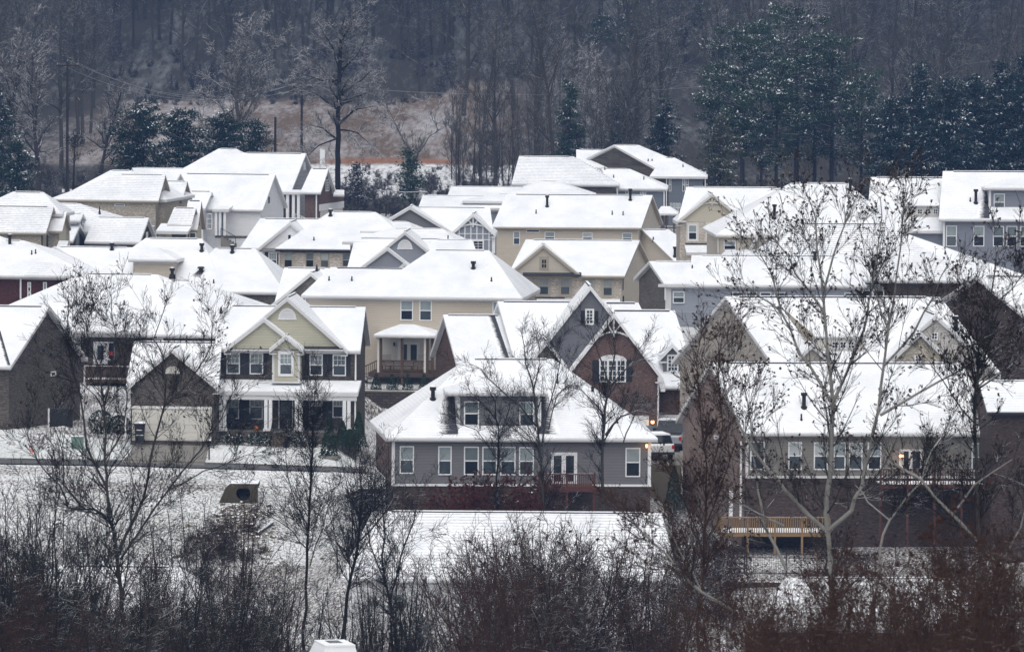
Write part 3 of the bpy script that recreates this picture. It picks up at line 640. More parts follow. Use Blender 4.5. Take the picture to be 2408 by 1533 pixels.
# ---- taupe brick house with stepped gables, right
h = House('light taupe brick house with two stepped gables and a three window shed dormer', 35.4, 2000, 4); h.ctx = 'd4'; H_TAUPE = h
b = h.rx(1738, 3400, 868, 1338, 2948, 303, d=11, hr=True, wall='bk_taupe', left='bk_taupe', base=-3); h.ctx = 'd5'; h.pipe(1407, 450, 540, big=True)
g = h.ry(175, 500, 805, 331, 655, y0=-1.2, y1=4, tri='bk_taupe', wall='bk_taupe')
yd = h.onroof(560, 708, b)[1]
x0, z1 = h.P(360, 600, yd); x1, z0 = h.P(720, 706, yd); q = MB(); q.box(x0, x1, yd, yd + 3.4, z0, z1, 'cream'); q.box(x0, x1, yd - .05, yd - .003, z0 - .1, z0, 'trim'); q.build('dormer_wall', h.root)
for a in ((476, 638, 527, 693), (538, 638, 586, 693), (598, 638, 647, 693)): h.win(*a, ((0, yd), (1, 0)), 'grid', cols=2, rows=2, lower='glass_dark', fw=.06)
h.shed(345, 735, 470, 598, yd + 2.8, yd - .25, name='dormer_roof', t2=.07)
q = MB(); q.face([h.hit(a, c, (0, yd - .02), (1, 0)) for a, c in ((105, 385), (345, 590), (330, 655), (300, 650))], 'trim_tan'); q.build('dormer_cheek', h.root)
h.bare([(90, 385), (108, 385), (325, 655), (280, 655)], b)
gA = h.ry(760, 1742, 882, 1256, 436, y0=-1.0, y1=5, tri='sd_light', wall='bk_taupe'); h.win(1220, 571, 1271, 627, gA.front, 'grid', lower='glass_dark', cols=2, rows=2)
gB = h.ry(885, 1402, 806, 1141, 563, y0=-1.9, y1=3, tri='bk_cream', wall='bk_taupe'); h.win(1097, 739, 1148, 794, gB.front, 'grid', lower='glass_dark', cols=2, rows=2)
# ---- blue-grey house, right of centre
h = House('blue grey sided house with brown brick left gable end and a row of small windows', 30.0, 1740, 3); h.ctx = 'c4'
b = h.rx(600, 1450, 1386, 463, 1300, 1183, d=9, wall='sd_blue', left='bk_grey', gut=False); h.pipe(853, 1215, 1255)
b = h.rx(830, 2418, 1394, 845, 2222, 1131, y0=-.43, d=10.5, hr=True, wall='sd_blue', left='trim'); vents(h, (1955, 1090, 1165, 1), (1737, 1265, 1305), (1920, 1232, 1272))
h.panel(612, 1386, 660, 1800, 'trim', 'corner_boards', b.front, t=.03)
h.win(678, 1452, 783, 1560, b.front)
for a in ((1210, 1457, 1312, 1500), (1335, 1458, 1437, 1502), (1460, 1459, 1562, 1502), (1590, 1460, 1688, 1503), (2220, 1464, 2322, 1507)): h.win(*a, b.front, 'plain')
q = MB(); x, z = h.P(600, 1386, -.5); q.box(x - .45, x + .1, -.5, -.25, z - .25, z - .02, 'trim'); q.build('eave_return', h.root); h.post(610, 1410, 1530, -.3, .1)
# ---- brown brick end gable at right edge
h = House('dark brown brick gable end behind the twiggy tree at the right edge', 33.0, 2330, 4); h.ctx = 'd5'
b = h.rx(2020, 2700, 530, 1553, 2700, 150, d=10, wall='bk_umber', left='bk_umber')
# ---- dark-shingled hip, right
h = House('dark brown brick house with a wide thinly snowed slate hip roof', 29.5, 2180, 4); h.ctx = 'c5'
b = h.rx(-250, 1868, 1348, 275, 1050, 844, d=14, hl=True, hr=True, wall='bk_dark2', snow='snow_slate')
b2 = h.rx(700, 2330, 1312, 1010, 1240, 932, y0=1.4, d=14, hl=True, hr=True, wall='bk_dark2', gut=False); h.pipe(1592, 1085, 1118); h.pipe(615, 812, 830)
h.win(846, 1390, 940, 1500, b.front); h.win(944, 1390, 1042, 1500, b.front)
# ---- tan house with gable and brick
h = House('tan house with a four pane attic window and light brick front', 27.5, 1350, 0); h.ctx = 'c3'
b = h.rx(1190, 2240, 1307, 1350, 2375, 990, d=10, wall='bk_light', left='sd_beige', ends='sd_beige', trim='trim_tan')
g = h.ry(1182, 1843, 1300, 1509, 1028, y0=-.9, y1=5, tri='sd_beige', rake='trim_tan')
h.win(1488, 1160, 1541, 1248, g.front, 'grid', frame='trim_tan', cols=2, rows=2, lower='glass_dark', surround='trim_tan')
x0, z1 = h.P(1325, 1280, -.9); x1, z0 = h.P(1850, 1306, -.9); q = MB(); q.slab([(x0, -1.1, z0), (x1, -1.1, z0), (x1, -.5, z1), (x0, -.5, z1)], [(0, 1, 2, 3)], 0, .1, 'shingle', 'trim_dark'); q.build('pent_roof', h.root)
for a in ((1470, 1330, 1558, 1486), (1660, 1332, 1748, 1486), (1873, 1337, 1958, 1480), (2043, 1340, 2130, 1494)): h.win(*a, b.front, 'dhg', frame='trim_tan', surround='trim_tan')
h.panel(1430, 1502, 1700, 1518, 'trim_dark', 'belt_course', b.front, t=.08); h.post(2225, 1330, 1440, -.25, .09, 'black')
h.shed(1450, 2200, 1518, 1575, 0, -2)
# ---- grey gable house, centre
h = House('blue grey gabled house with half round attic vent and a smaller lower gable', 27.6, 950, -3); h.ctx = 'c3'
r3 = h.rx(-300, 745, 1010, 145, 605, 888, y0=3.4, d=9, hr=True, wall='sd_greyblue', gut=False); h.pipe(652, 948, 985)
r4 = h.rx(440, 905, 1085, 525, 868, 988, y0=.6, d=6, wall='trim', ends='trim')
h.ctx = 'c2'
b = h.rx(1588, 2600, 1176, 1655, 2480, 914, d=9, wall='sd_greyblue')
g = h.ry(1700, 2508, 1176, 2104, 850, y0=-.9, y1=5, tri='sd_greyblue'); h.halfvent(2040, 925, 2170, 1003, g.yf)
h.ry(1697, 2192, 1180, 1945, 993, y0=-1.4, y1=4, tri='sd_greyblue'); h.ry(2010, 2200, 1215, 2105, 1128, y0=-1.9, y1=3, tri='panel_grey', vent=False)
# ---- white cottage gable
h = House('small white sided gable house tucked behind the light brick house', 26.0, 800, -4); h.ctx = 'c2'
b = h.rx(622, 1500, 1003, 805, 1400, 738, d=9, wall='sd_white')
g = h.ry(782, 1362, 1007, 1072, 765, y0=-.9, y1=5, tri='sd_white'); h.win(1050, 878, 1085, 940, g.front, 'plain', lower='glass_dark', fw=.06)
h.win(880, 1045, 955, 1168, b.front, 'dhg'); h.panel(845, 1040, 876, 1165, 'shutter', 'shutter', b.front); h.panel(958, 1046, 985, 1170, 'shutter', 'shutter', b.front); h.post(815, 1030, 1100, -.2, .1)
# ---- light brick hip house
h = House('light brick two storey house with hip roof, dark gutter and four tall windows', 26.6, 950, -4); h.ctx = 'c2'
r2 = h.rx(1700, 2200, 850, 1985, 2135, 766, y0=2.5, d=8, hl=True, hr=True, wall='bk_light', gut=False)
b = h.rx(940, 2240, 1012, 1432, 1840, 677, d=13.5, hl=True, hr=True, wall='bk_light', trim='trim_dark'); vents(h, (1436, 655, 712, 1), (1287, 902, 932))
for a in ((1018, 1037, 1095, 1176), (1212, 1040, 1288, 1176), (1345, 1045, 1422, 1179), (1542, 1048, 1615, 1172)): h.win(*a, b.front, frame='trim_tan', lower='glass')
h.post(975, 1030, 1345, -.1, .1, 'cream')
# ---- hip house left of centre
h = House('grey brick house with hip roof, bare patch of shingles and round roof vent', 28.6, 500, -7); h.ctx = 'c1'
b2 = h.rx(1560, 2560, 1390, 1930, 2292, 1003, y0=-.3, d=11, hl=True, hr=True, wall='bk_grey', gut=True); h.pipe(2088, 975, 1040, big=True)
b = h.rx(640, 2025, 1392, 1310, 1815, 914, d=13, hl=True, hr=True, wall='bk_grey'); vents(h, (1813, 958, 1025, 1), (1920, 1283, 1314))
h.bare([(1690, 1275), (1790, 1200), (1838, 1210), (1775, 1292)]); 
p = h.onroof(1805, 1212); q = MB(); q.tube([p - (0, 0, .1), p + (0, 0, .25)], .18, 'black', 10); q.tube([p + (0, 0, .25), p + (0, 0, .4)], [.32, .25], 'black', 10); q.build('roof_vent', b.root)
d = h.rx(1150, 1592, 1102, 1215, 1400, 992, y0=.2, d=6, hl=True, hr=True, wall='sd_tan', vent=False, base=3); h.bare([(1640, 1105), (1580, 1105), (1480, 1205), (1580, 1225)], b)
# ---- dark grey gable-end behind it
h = House('house with low dark grey gable end between the red brick and hip roofed houses', 28.2, 250, -6); h.ctx = 'c1'
b = h.rx(895, 1800, 1212, 492, 1190, 991, d=8, hr=True, wall='sd_grey', left='sd_grey', gut=False); h.pipe(1006, 955, 1015, big=True)
h = House('dark red brick house with tall narrow windows at the left edge', 28.4, 60, -8); h.ctx = 'c1'
b3 = h.rx(-700, 500, 1238, -300, -20, 885, y0=-.1, d=13, hl=True, hr=True, wall='bk_red', gut=False)
b = h.rx(-700, 850, 1245, -150, 212, 931, d=12.5, hl=True, hr=True, wall='bk_red'); vents(h, (88, 880, 970, 1), (285, 1022, 1058), (320, 1012, 1050))
h.rx(215, 800, 1248, 330, 520, 1130, y0=-.6, d=4, hl=True, hr=True, nowall=True, vent=False, snow='snow_thin')
for a in ((247, 1308, 279, 1396), (247, 1399, 279, 1480), (388, 1308, 421, 1440)): h.win(*a, b.front)
h.post(186, 1258, 1460, -.1, .12)
# ---- tan brick gable house, far left
h = House('tan brick house with thinly snowed gable roof and dark gutter at the far left', 26.0, 60, -9); h.ctx = 'c1'
r = h.rx(-300, 560, 690, 118, 388, 497, y0=4.5, d=5, hl=True, hr=True, wall='bk_cream', snow='snow_thin', gut=False)
r5 = h.rx(400, 560, 845, 420, 600, 678, y0=2.6, d=6, wall='bk_cream', ends='panel_beige', trim='trim_tan', gut=False)
b = h.rx(-320, 414, 857, -320, 484, 624, d=8, wall='bk_cream', trim='trim_tan', snow='snow_slate')
h.win(430, 882, 490, 1012, b.right, 'grid', cols=2, rows=4); h.panel(417, 884, 430, 1012, 'shutter', 'shutter', b.right); h.panel(491, 880, 507, 1005, 'shutter', 'shutter', b.right)
h.post(378, 865, 1000, -.2, .1, 'black')
h.rx(510, 600, 985, 530, 615, 937, y0=-1, d=3, wall='bk_cream', snow='snow_slate', vent=False, gut=False)
# ---- grey-roofed house with brick gables
h = House('house with small grey dormer and two low brown brick gable ends', 25.3, 300, -9); h.ctx = 'c1'
r1 = h.rx(280, 1130, 852, 480, 715, 600, y0=2, d=13, hl=True, hr=True, wall='bk_grey', gut=False, snow='snow_thin'); h.pipe(895, 625, 672)
b = h.rx(760, 1258, 944, 850, 1338, 726, d=8, wall='bk_umber', ends='bk_umber', snow='snow_thin')
h.panel(1310, 860, 1326, 905, 'white', 'gable_vent', b.right, t=.06)
rA = h.rx(540, 722, 750, 560, 748, 691, y0=-1.2, d=4, wall='panel_grey', ends='panel_grey', base=1); h.win(735, 757, 763, 840, rA.right, 'grid', cols=2, rows=3)
rB = h.rx(560, 655, 935, 560, 722, 782, y0=-3.4, d=6, wall='bk_umber', ends='bk_umber')
# ---- tan brick with three gables
h = House('buff brick house with a stack of truss topped gables stepping to the right', 24.6, 320, -10); h.ctx = 'c1'
r2 = h.rx(520, 1500, 560, 992, 1182, 305, y0=1.5, d=12, hl=True, hr=True, wall='bk_cream', gut=False)
r3 = h.rx(1450, 1638, 577, 1480, 1684, 400, y0=8.5, d=7, wall='bk_cream', trim='trim_tan', snow='snow_thin')
b = h.rx(440, 1425, 568, 1060, 1488, 342, d=9.5, hl=True, wall='bk_cream', trim='trim_tan', snow='snow_thin')
h.win(1030, 605, 1122, 630, b.front, 'plain', lower='glass'); h.win(1443, 630, 1490, 757, b.right, 'grid', cols=2, rows=4); h.panel(1431, 630, 1442, 757, 'shutter', 'shutter', b.right); h.panel(1491, 628, 1506, 757, 'shutter', 'shutter', b.right)
r4 = h.rx(1640, 1775, 835, 1690, 1812, 575, y0=-2, d=6, wall='bk_cream', ends='panel_beige', trim='trim_tan')
r5 = h.rx(1500, 1722, 792, 1565, 1762, 640, y0=-3.6, d=5, wall='bk_grey', trim='trim_tan', snow='snow_slate')
h.shed(1400, 1690, 782, 850, -3, -5.2); h.post(1430, 870, 960, -5, .14, 'trim_tan', 'porch_post'); h.post(1680, 870, 960, -5, .14, 'trim_tan', 'porch_post'); h.win(1703, 862, 1762, 915, ((0, -3.2), (1, 0)), 'plain', frame='cream')
# ---- white house
h = House('white sided house with steep snowy gable roof and front steps with black rail', 23.5, 640, -9); h.ctx = 'c2'
r0_ = h.rx(-300, 330, 400, -345, 150, 285, y0=7, d=9, nowall=True, gut=False)
rl = h.rx(120, 312, 642, 170, 372, 492, y0=-2.4, d=6, wall='sd_white')
b = h.rx(250, 828, 653, 90, 942, 336, d=10, wall='sd_white', snow='snow_roof'); h.win(870, 538, 890, 605, b.right, 'plain', lower='glass_dark', fw=.06)
h.win(325, 692, 373, 832, ((0, -2.0), (1, 0)), 'grid', cols=3, rows=3)
for c in (410, 445, 487): h.post(c, 665, 890, -1.9, .25, 'white', 'porch_column')
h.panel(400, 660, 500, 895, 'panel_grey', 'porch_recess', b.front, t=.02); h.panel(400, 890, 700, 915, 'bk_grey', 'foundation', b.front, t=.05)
h.shed(375, 520, 612, 652, .6, -2.2)
x0, z0 = h.P(450, 905, -2.2); q = MB()
for i in range(5): q.box(x0 + .28 * i, x0 + .28 * (i + 1), -2.2, -1.0, z0 - 1.5, z0 - .16 * i, 'concrete')
q.tube([(x0, -2.2, z0 + .9), (x0 + 1.5, -2.2, z0 + .1)], .03, 'black', 5); q.tube([(x0, -2.2, z0), (x0, -2.2, z0 + .9)], .03, 'black', 5); q.tube([(x0 + 1.5, -2.2, z0 + .1), (x0 + 1.5, -2.2, z0 - 1)], .03, 'black', 5); q.build('front_steps', h.root)
# ---- big house top left with brick wing
h = House('large white roofed house with grey board gable and brown brick garage wing', 22.6, 700, -10); h.ctx = 'c2'
r1 = h.rx(-260, 960, 500, 432, 590, 110, y0=2, d=18, hl=True, hr=True, wall='sd_white', gut=False)
b = h.rx(560, 1086, 487, 640, 1217, 149, d=11, wall='sd_white', ends='sd_batten')
h.panel(1190, 232, 1208, 300, 'white', 'gable_vent', b.right, t=.06)
w = h.rx(1165, 1348, 500, 1262, 1418, 288, y0=-3, d=6, wall='bk_brown', ends='bk_brown'); h.win(1392, 388, 1420, 490, w.right, 'grid', cols=2, rows=4)
h.panel(1335, 524, 1552, 742, 'bk_brown', 'garage_front', w.right, t=.03); h.panel(1340, 618, 1540, 740, 'cream', 'garage_door', w.right, t=.06); h.panel(1333, 612, 1548, 640, 'white', 'lintel_trim', w.right, t=.12)
h.rx(1460, 1560, 520, 1480, 1560, 480, y0=1, d=4, nowall=True, vent=False)
h.shed(1000, 1180, 478, 498, -.5, -2.9); h.post(1310, 515, 735, -2.8, .12)
for c in (1052, 1105, 1150): h.post(c, 512, 735, -2.6, .3, 'white', 'porch_column')
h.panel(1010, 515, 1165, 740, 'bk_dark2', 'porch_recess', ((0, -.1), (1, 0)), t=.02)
q = MB(); a, c = h.hit(1090, 680, (0, -3.2), (1, 0)), h.hit(1210, 735, (0, -3.2), (1, 0)); q.tube([a, c], .03, 'white', 5); q.tube([a - (0, 0, .9), c - (0, 0, .9)], .05, 'white', 5)
for i in range(8): t = i / 7; e = a + (c - a) * t; q.tube([e, e - (0, 0, .9)], .02, 'white', 4)
q.build('handrail', h.root)
# ---- half-timber house
h = House('blue grey house with half timbered white trussed gable', 25.0, 1080, -2); h.ctx = 'c3'
r6 = h.rx(385, 1200, 700, 425, 1060, 593, y0=32, d=10, wall='sd_greyblue', gut=False); r7 = h.rx(780, 1300, 640, 1100, 1200, 575, y0=33, d=8, hl=True, hr=True, wall='sd_greyblue', gut=False)
r8 = h.rx(300, 1060, 915, 330, 1030, 697, y0=-.2, d=9, wall='sd_greyblue', gut=False)
gl = h.ry(-74, 694, 917, 311, 687, y0=-.6, y1=4, tri='sd_grey'); 
gt = h.ry(676, 1078, 932, 877, 751, y0=-1.6, y1=4, tri='panel_grey', wall='panel_grey', rake='white'); h.truss(gt, 'white', .95)
q = MB(); o3 = gt.yf - .05
for a in (752, 803, 857, 911, 965, 1020):
    dx = abs(a - 877); top = 838 if dx < 90 else 751 + dx * .9 + 20
    p, e = h.hit(a - 4, top, (0, o3), (1, 0)), h.hit(a + 4, 1085, (0, o3), (1, 0)); q.box(p[0], e[0], o3, o3 + .045, e[2], p[2], 'white')
for c in (936, 988): p, e = h.hit(735, c - 5, (0, o3 - .01), (1, 0)), h.hit(1050, c + 5, (0, o3 - .01), (1, 0)); q.box(p[0], e[0], o3 - .012, o3 + .03, e[2], p[2], 'white')
q.build('timber_grid', h.root)
h.win(870, 990, 975, 1085, ((0, gt.yf - .06), (1, 0)), 'grid', cols=2, rows=3, lower='glass_dark', fw=.14); h.panel(1048, 955, 1075, 1110, 'white', 'corner_boards', gt.front, t=.06)
# ---- long tan house
h = House('long tan house with row of small upper windows and black flue on snowy roof', 24.0, 1350, 0); h.ctx = 'c3'
b = h.rx(1047, 2388, 875, 1175, 2490, 584, d=10, wall='sd_tan', trim='trim_tan', ends='sd_beige'); vents(h, (1543, 590, 688, 1), (2290, 530, 630, 1), (1443, 718, 752), (2127, 728, 762), (2225, 732, 765))
h.win(1238, 912, 1298, 1035, b.front); h.win(1353, 897, 1475, 925, b.front, 'plain', lower='glass_dark')
for a in ((1520, 917, 1612, 1010), (1860, 922, 1950, 1012), (2217, 927, 2305, 1020)): h.win(*a, b.front)
h.ctx = 'c4'
w = h.rx(690, 1040, 1178, 398, 640, 894, y0=-3.4, d=8, wall='sd_tan', left='sd_tan', trim='trim_tan', gut=False); vents(h, (503, 962, 985), (697, 1050, 1135, 1))
h.ctx = 'c3'; h.post(1065, 880, 900, -.2, .1)
# ---- roofs behind the centre
h = House('low house behind the half timbered one showing only its snowy roofs', 22.4, 1330, -2); h.ctx = 'c3'
h.rx(640, 1500, 610, 680, 1380, 513, d=8, wall='sd_greyblue', gut=False); h.rx(1090, 1960, 605, 1490, 1640, 462, y0=-.5, d=12, hl=True, hr=True, wall='sd_greyblue', gut=False)
# ---- beige trussed gable, right
h = House('beige panelled gable house with truss peak over light brick and two windows', 25.6, 1740, 2); h.ctx = 'c4'
b = h.rx(722, 1700, 818, 800, 1680, 517, d=10, wall='bk_light', trim='cream')
g = h.ry(712, 1350, 826, 1032, 571, y0=-.9, y1=5, tri='panel_beige', wall='bk_light', rake='cream'); h.truss(g, 'cream', .75)
h.win(817, 855, 895, 992, g.front, surround='cream'); h.win(988, 855, 1068, 994, g.front, surround='cream')
h.panel(790, 1020, 1080, 1034, 'trim_dark', 'belt_course', g.front, t=.06); h.shed(800, 1090, 1036, 1102, -.6, -3.2); h.panel(720, 818, 795, 832, 'trim', 'eave_return_board', g.front, t=.4)
q = MB(); x0, z = h.P(805, 1108, -3.0); x1 = h.P(1085, 1108, -3.0)[0]; q.box(x0, x1, -3, -.4, -2, z - .05, 'sd_beige'); q.build('garage_wall', h.root)
# ---- beige hip house in front of it
h = House('beige house with tall snowy hip roof and flue behind the seed ball tree', 26.6, 1900, 3); h.ctx = 'c4'
b = h.rx(1064, 2760, 948, 1738, 2264, 480, d=14.5, hl=True, hr=True, wall='sd_beige', trim='cream'); vents(h, (1592, 670, 795, 1), (2272, 440, 545, 1), (1470, 815, 850))
h.win(1136, 998, 1244, 1082, b.front); h.ry(1365, 1575, 1085, 1468, 900, y0=-1.2, y1=4, tri='bk_taupe', wall='bk_taupe', rake='cream'); h.rx(1100, 1700, 1140, 1150, 1640, 1085, y0=-4, d=4, wall='sd_beige', snow='snow_slate', gut=False); h.post(1085, 960, 1110, -.2, .11, 'cream')
# ---- grey house with wide dormer, far right
h = House('blue grey house with brick base, tall windows and dormer at the right edge', 27.2, 2290, 3); h.ctx = 'c5'
l = h.rx(880, 1640, 905, 922, 1640, 428, y0=.3, d=12, wall='sd_blue2', gut=False, trim='trim')
yd = h.onroof(1380, 784, l)[1]
x0, z1 = h.P(1235, 682, yd); x1, z0 = h.P(1530, 780, yd); q = MB(); q.box(x0, x1, yd, yd + 3, z0, z1, 'cream'); q.box(x0, x1, yd - .05, yd - .003, z0 - .1, z0, 'trim'); q.build('dormer_wall', h.root)
for a in ((1268, 712, 1315, 760), (1340, 713, 1388, 760), (1411, 713, 1459, 760), (1483, 713, 1525, 760)): h.win(*a, ((0, yd), (1, 0)), 'grid', cols=2, rows=2, lower='glass_dark', fw=.05)
h.shed(1225, 1545, 560, 678, yd + 3.2, yd - .25, name='dormer_roof', t2=.07)
b = h.rx(1535, 3000, 803, 1570, 3000, 376, d=10.5, wall='sd_blue2', left='sd_blue2', base=2.2); vents(h, (1868, 535, 655, 1), (1817, 610, 642))
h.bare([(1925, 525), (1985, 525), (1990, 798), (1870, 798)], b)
q = MB(); q.box(b.f0[0] + .02, b.f1[0], b.yf + .03, b.yf + 8, -3, 2.2, 'bk_dark2'); q.box(b.f0[0], b.f1[0], b.yf - .05, b.yf - .003, 2.15, 2.28, 'trim'); q.build('foundation', h.root)
x0, z1 = h.P(1985, 525, .9); x1, z0 = h.P(2700, 790, .9); q = MB(); q.box(x0, x1, .9, 5, z0 - .1, z1, 'sd_blue2'); q.box(x0 - .02, x0 + .18, .86, .897, z0, z1, 'white'); q.box(x0, x1, .85, .897, z0 - .1, z0, 'white'); q.build('dormer_wall', h.root)
h.rx(1950, 2800, 522, 2150, 2700, 430, y0=.5, d=8, hl=True, nowall=True, vent=False)
h.win(2028, 575, 2126, 731, ((0, .9), (1, 0)))
for a in ((1600, 862, 1695, 1050), (1845, 865, 1942, 1050), (2022, 866, 2117, 1051), (2143, 866, 2238, 1051), (2265, 868, 2360, 1052)): h.win(*a, b.front)
h.board(b.f0[0], b.yf, 2.2, b.wz, 'white', .18)
# ---- two brick houses at the edge of the wood
h = House('dark brick house with thinly snowed hip roof at the edge of the wood', 21.6, 1700, -2); h.ctx = 'c3'
b = h.rx(1222, 2190, 489, 1290, 1780, 240, d=11, hr=True, wall='bk_dark', snow='snow_slate'); 
h.ctx = 'c4'
b = h.rx(120, 630, 527, 40, 292, 352, y0=.6, d=10, hr=True, wall='sd_steel', left='bk_dark'); vents(h, (67, 335, 360), (147, 405, 430), (418, 422, 447))
for a in ((253, 540, 279, 620), (384, 543, 407, 620), (414, 543, 438, 620)): h.win(*a, b.front, 'dh', fw=.06)
h.rx(530, 727, 752, 575, 650, 688, y0=-2.5, d=5, hl=True, hr=True, nowall=True, vent=False)
for c in (562, 620, 690): h.post(c, 765, 940, -2.2, .16, 'wood_brown' if c > 600 else 'trim', 'porch_post')
x0, z = h.P(545, 880, -2.3); x1 = h.P(720, 880, -2.3)[0]; q = MB(); q.box(x0, x1, -2.3, .6, z - 1.6, z - .9, 'wood_brown'); q.box(x0, x1, -2.3, -2.2, z - .05, z + .05, 'wood_brown')
for i in range(20): xx = x0 + (x1 - x0) * i / 19; q.box(xx - .02, xx + .02, -2.28, -2.22, z - .9, z, 'wood_brown')
q.build('porch_railing', h.root); h.post(180, 500, 580, -.2, .1); h.post(600, 545, 720, .8, .12)
h = House('taller brick and slate blue house highest against the wood', 20.6, 1860, -2); h.ctx = 'c4'
r = h.rx(-190, 200, 340, -190, 160, 181, y0=6, d=8, wall='bk_dark', gut=False)
b = h.rx(650, 975, 418, 147, 372, 138, d=11, hr=True, wall='sd_steel', left='bk_dark'); vents(h, (457, 262, 282), (492, 265, 278), (770, 310, 332))
h.rx(470, 990, 421, 585, 695, 252, y0=-.5, d=7, hl=True, hr=True, nowall=True, gut=False)
for a in ((643, 435, 664, 556), (765, 440, 787, 556), (795, 440, 818, 556), (655, 660, 672, 740), (680, 660, 697, 742), (704, 660, 721, 744), (728, 660, 746, 746)): h.win(*a, b.front, 'dh', fw=.06)
h.post(622, 430, 700, -.1, .1); h.post(970, 430, 510, -.1, .12)
# ================================================================== GROUND, ROAD, HILL
def grid_obj(name, xs, ys, mat, dz=0.0, kind='structure', fz=None):
    Xg, Yg = np.meshgrid(xs, ys); Z = (fz or tz)(Xg, Yg) + dz
    V = np.stack([Xg, Yg, Z], -1).reshape(-1, 3); nx = len(xs); ny = len(ys)
    i = (np.arange(ny - 1)[:, None] * nx + np.arange(nx - 1)[None]).reshape(-1); Fc = np.stack([i, i + 1, i + nx + 1, i + nx], 1)
    me = bpy.data.meshes.new(name); me.from_pydata(V.tolist(), [], Fc.tolist()); me.materials.append(MATS[mat])
    me.polygons.foreach_set('use_smooth', [True] * len(Fc)); o = bpy.data.objects.new(name, me); C.objects.link(o); o['kind'] = kind; return o
def groundmat(name, lo, hi, grass, grass2, sx=1.0):
    t = NT(name); t.set(.9, .1); co = t.coords(); o = sep(t, co)
    v = comb(t, t.math('MULTIPLY', o[0], sx), t.math('MULTIPLY', o[1], .45), 0)
    a = t.noise(5.5, 6, v, .72); b = t.noise(.10, 3, co); n = t.math('ADD', a, t.math('MULTIPLY', t.math('SUBTRACT', b, .5), .35))
    g = t.mix(t.noise(.6, 4, v), grass, grass2)
    t.col(t.mix(t.ramp(n, [(lo, 0), (hi, 1)]), g, (.80, .82, .84))); t.bump(a, .5, .1); return t.m
groundmat('snow_lawn', .35, .58, (.075, .085, .065), (.11, .09, .065)); groundmat('snow_rough', .42, .60, (.055, .040, .030), (.09, .065, .045))
groundmat('snow_thinlawn', .22, .60, (.19, .235, .20), (.26, .29, .25))
def hillmat():
    t = NT('hill_floor'); t.set(.95, .1); co = t.coords(); o = sep(t, co); vv = comb(t, o[0], t.math('MULTIPLY', o[1], .10), t.math('MULTIPLY', o[2], .5)); n = t.noise(.13, 5, vv, .65); n2 = t.noise(1.3, 6, vv, .75)
    litter = t.mix(n2, (.024, .023, .022), (.062, .054, .047))
    fac = t.ramp(t.math('ADD', t.math('MULTIPLY', n, .5), t.math('MULTIPLY', n2, .5)), [(.50, 0), (.66, .55)])
    forest = t.mix(fac, litter, (.27, .29, .31))
    yy = t.math('ADD', o[1], t.math('MULTIPLY', t.math('SUBTRACT', n, .5), 30)); xx = t.math('ADD', o[0], t.math('MULTIPLY', t.math('SUBTRACT', n, .5), 14))
    band = lambda v, a, b, w: t.math('MULTIPLY', t.ramp(t.math('DIVIDE', t.math('SUBTRACT', v, a - w), 2 * w), [(0, 0), (1, 1)]), t.math('SUBTRACT', 1.0, t.ramp(t.math('DIVIDE', t.math('SUBTRACT', v, b - w), 2 * w), [(0, 0), (1, 1)])))
    meadow = t.mix(t.ramp(t.math('ADD', t.math('MULTIPLY', n, .55), t.math('MULTIPLY', n2, .45)), [(.44, 0), (.60, .9)]), t.mix(n2, (.072, .052, .038), (.19, .14, .105)), (.40, .39, .41))
    m = t.math('MULTIPLY', band(yy, 845.0, 998.0, 5.0), band(xx, -62.0, -2.0, 6.0))
    c = t.mix(m, forest, meadow)
    orange = t.math('MULTIPLY', band(o[1], 851.0, 861.0, 1.6), band(xx, -25.0, -7.0, 3.0)); c = t.mix(t.math('MULTIPLY', orange, t.ramp(n2, [(.35, .7), (.6, 1)])), c, t.mix(n2, (.20, .085, .05), (.34, .17, .10)))
    sn = t.math('MULTIPLY', band(o[1], 775.0, 850.0, 3.0), band(xx, -30.0, 4.0, 4.0)); c = t.mix(t.math('MULTIPLY', sn, t.ramp(n2, [(.36, .1), (.52, 1)])), c, (.70, .71, .73))
    t.col(c); t.bump(n2, .5, .3)
hillmat()
groundmat('creek', .44, .66, (.035, .025, .018), (.10, .06, .035))
near = grid_obj('ground', np.linspace(-75, 75, 151), np.concatenate([np.linspace(-60, 300, 90), np.linspace(302, 480, 179), np.linspace(482, 745, 132)]), 'snow_rough')
grid_obj('hillside', np.linspace(-260, 260, 131), np.linspace(745, 1900, 240), 'hill_floor', .0)
grid_obj('valley_floor', np.concatenate([np.linspace(-400, -75, 30)]), np.linspace(300, 745, 60), 'snow_rough', 0); grid_obj('valley_floor', np.linspace(75, 400, 30), np.linspace(300, 745, 60), 'snow_rough', 0)
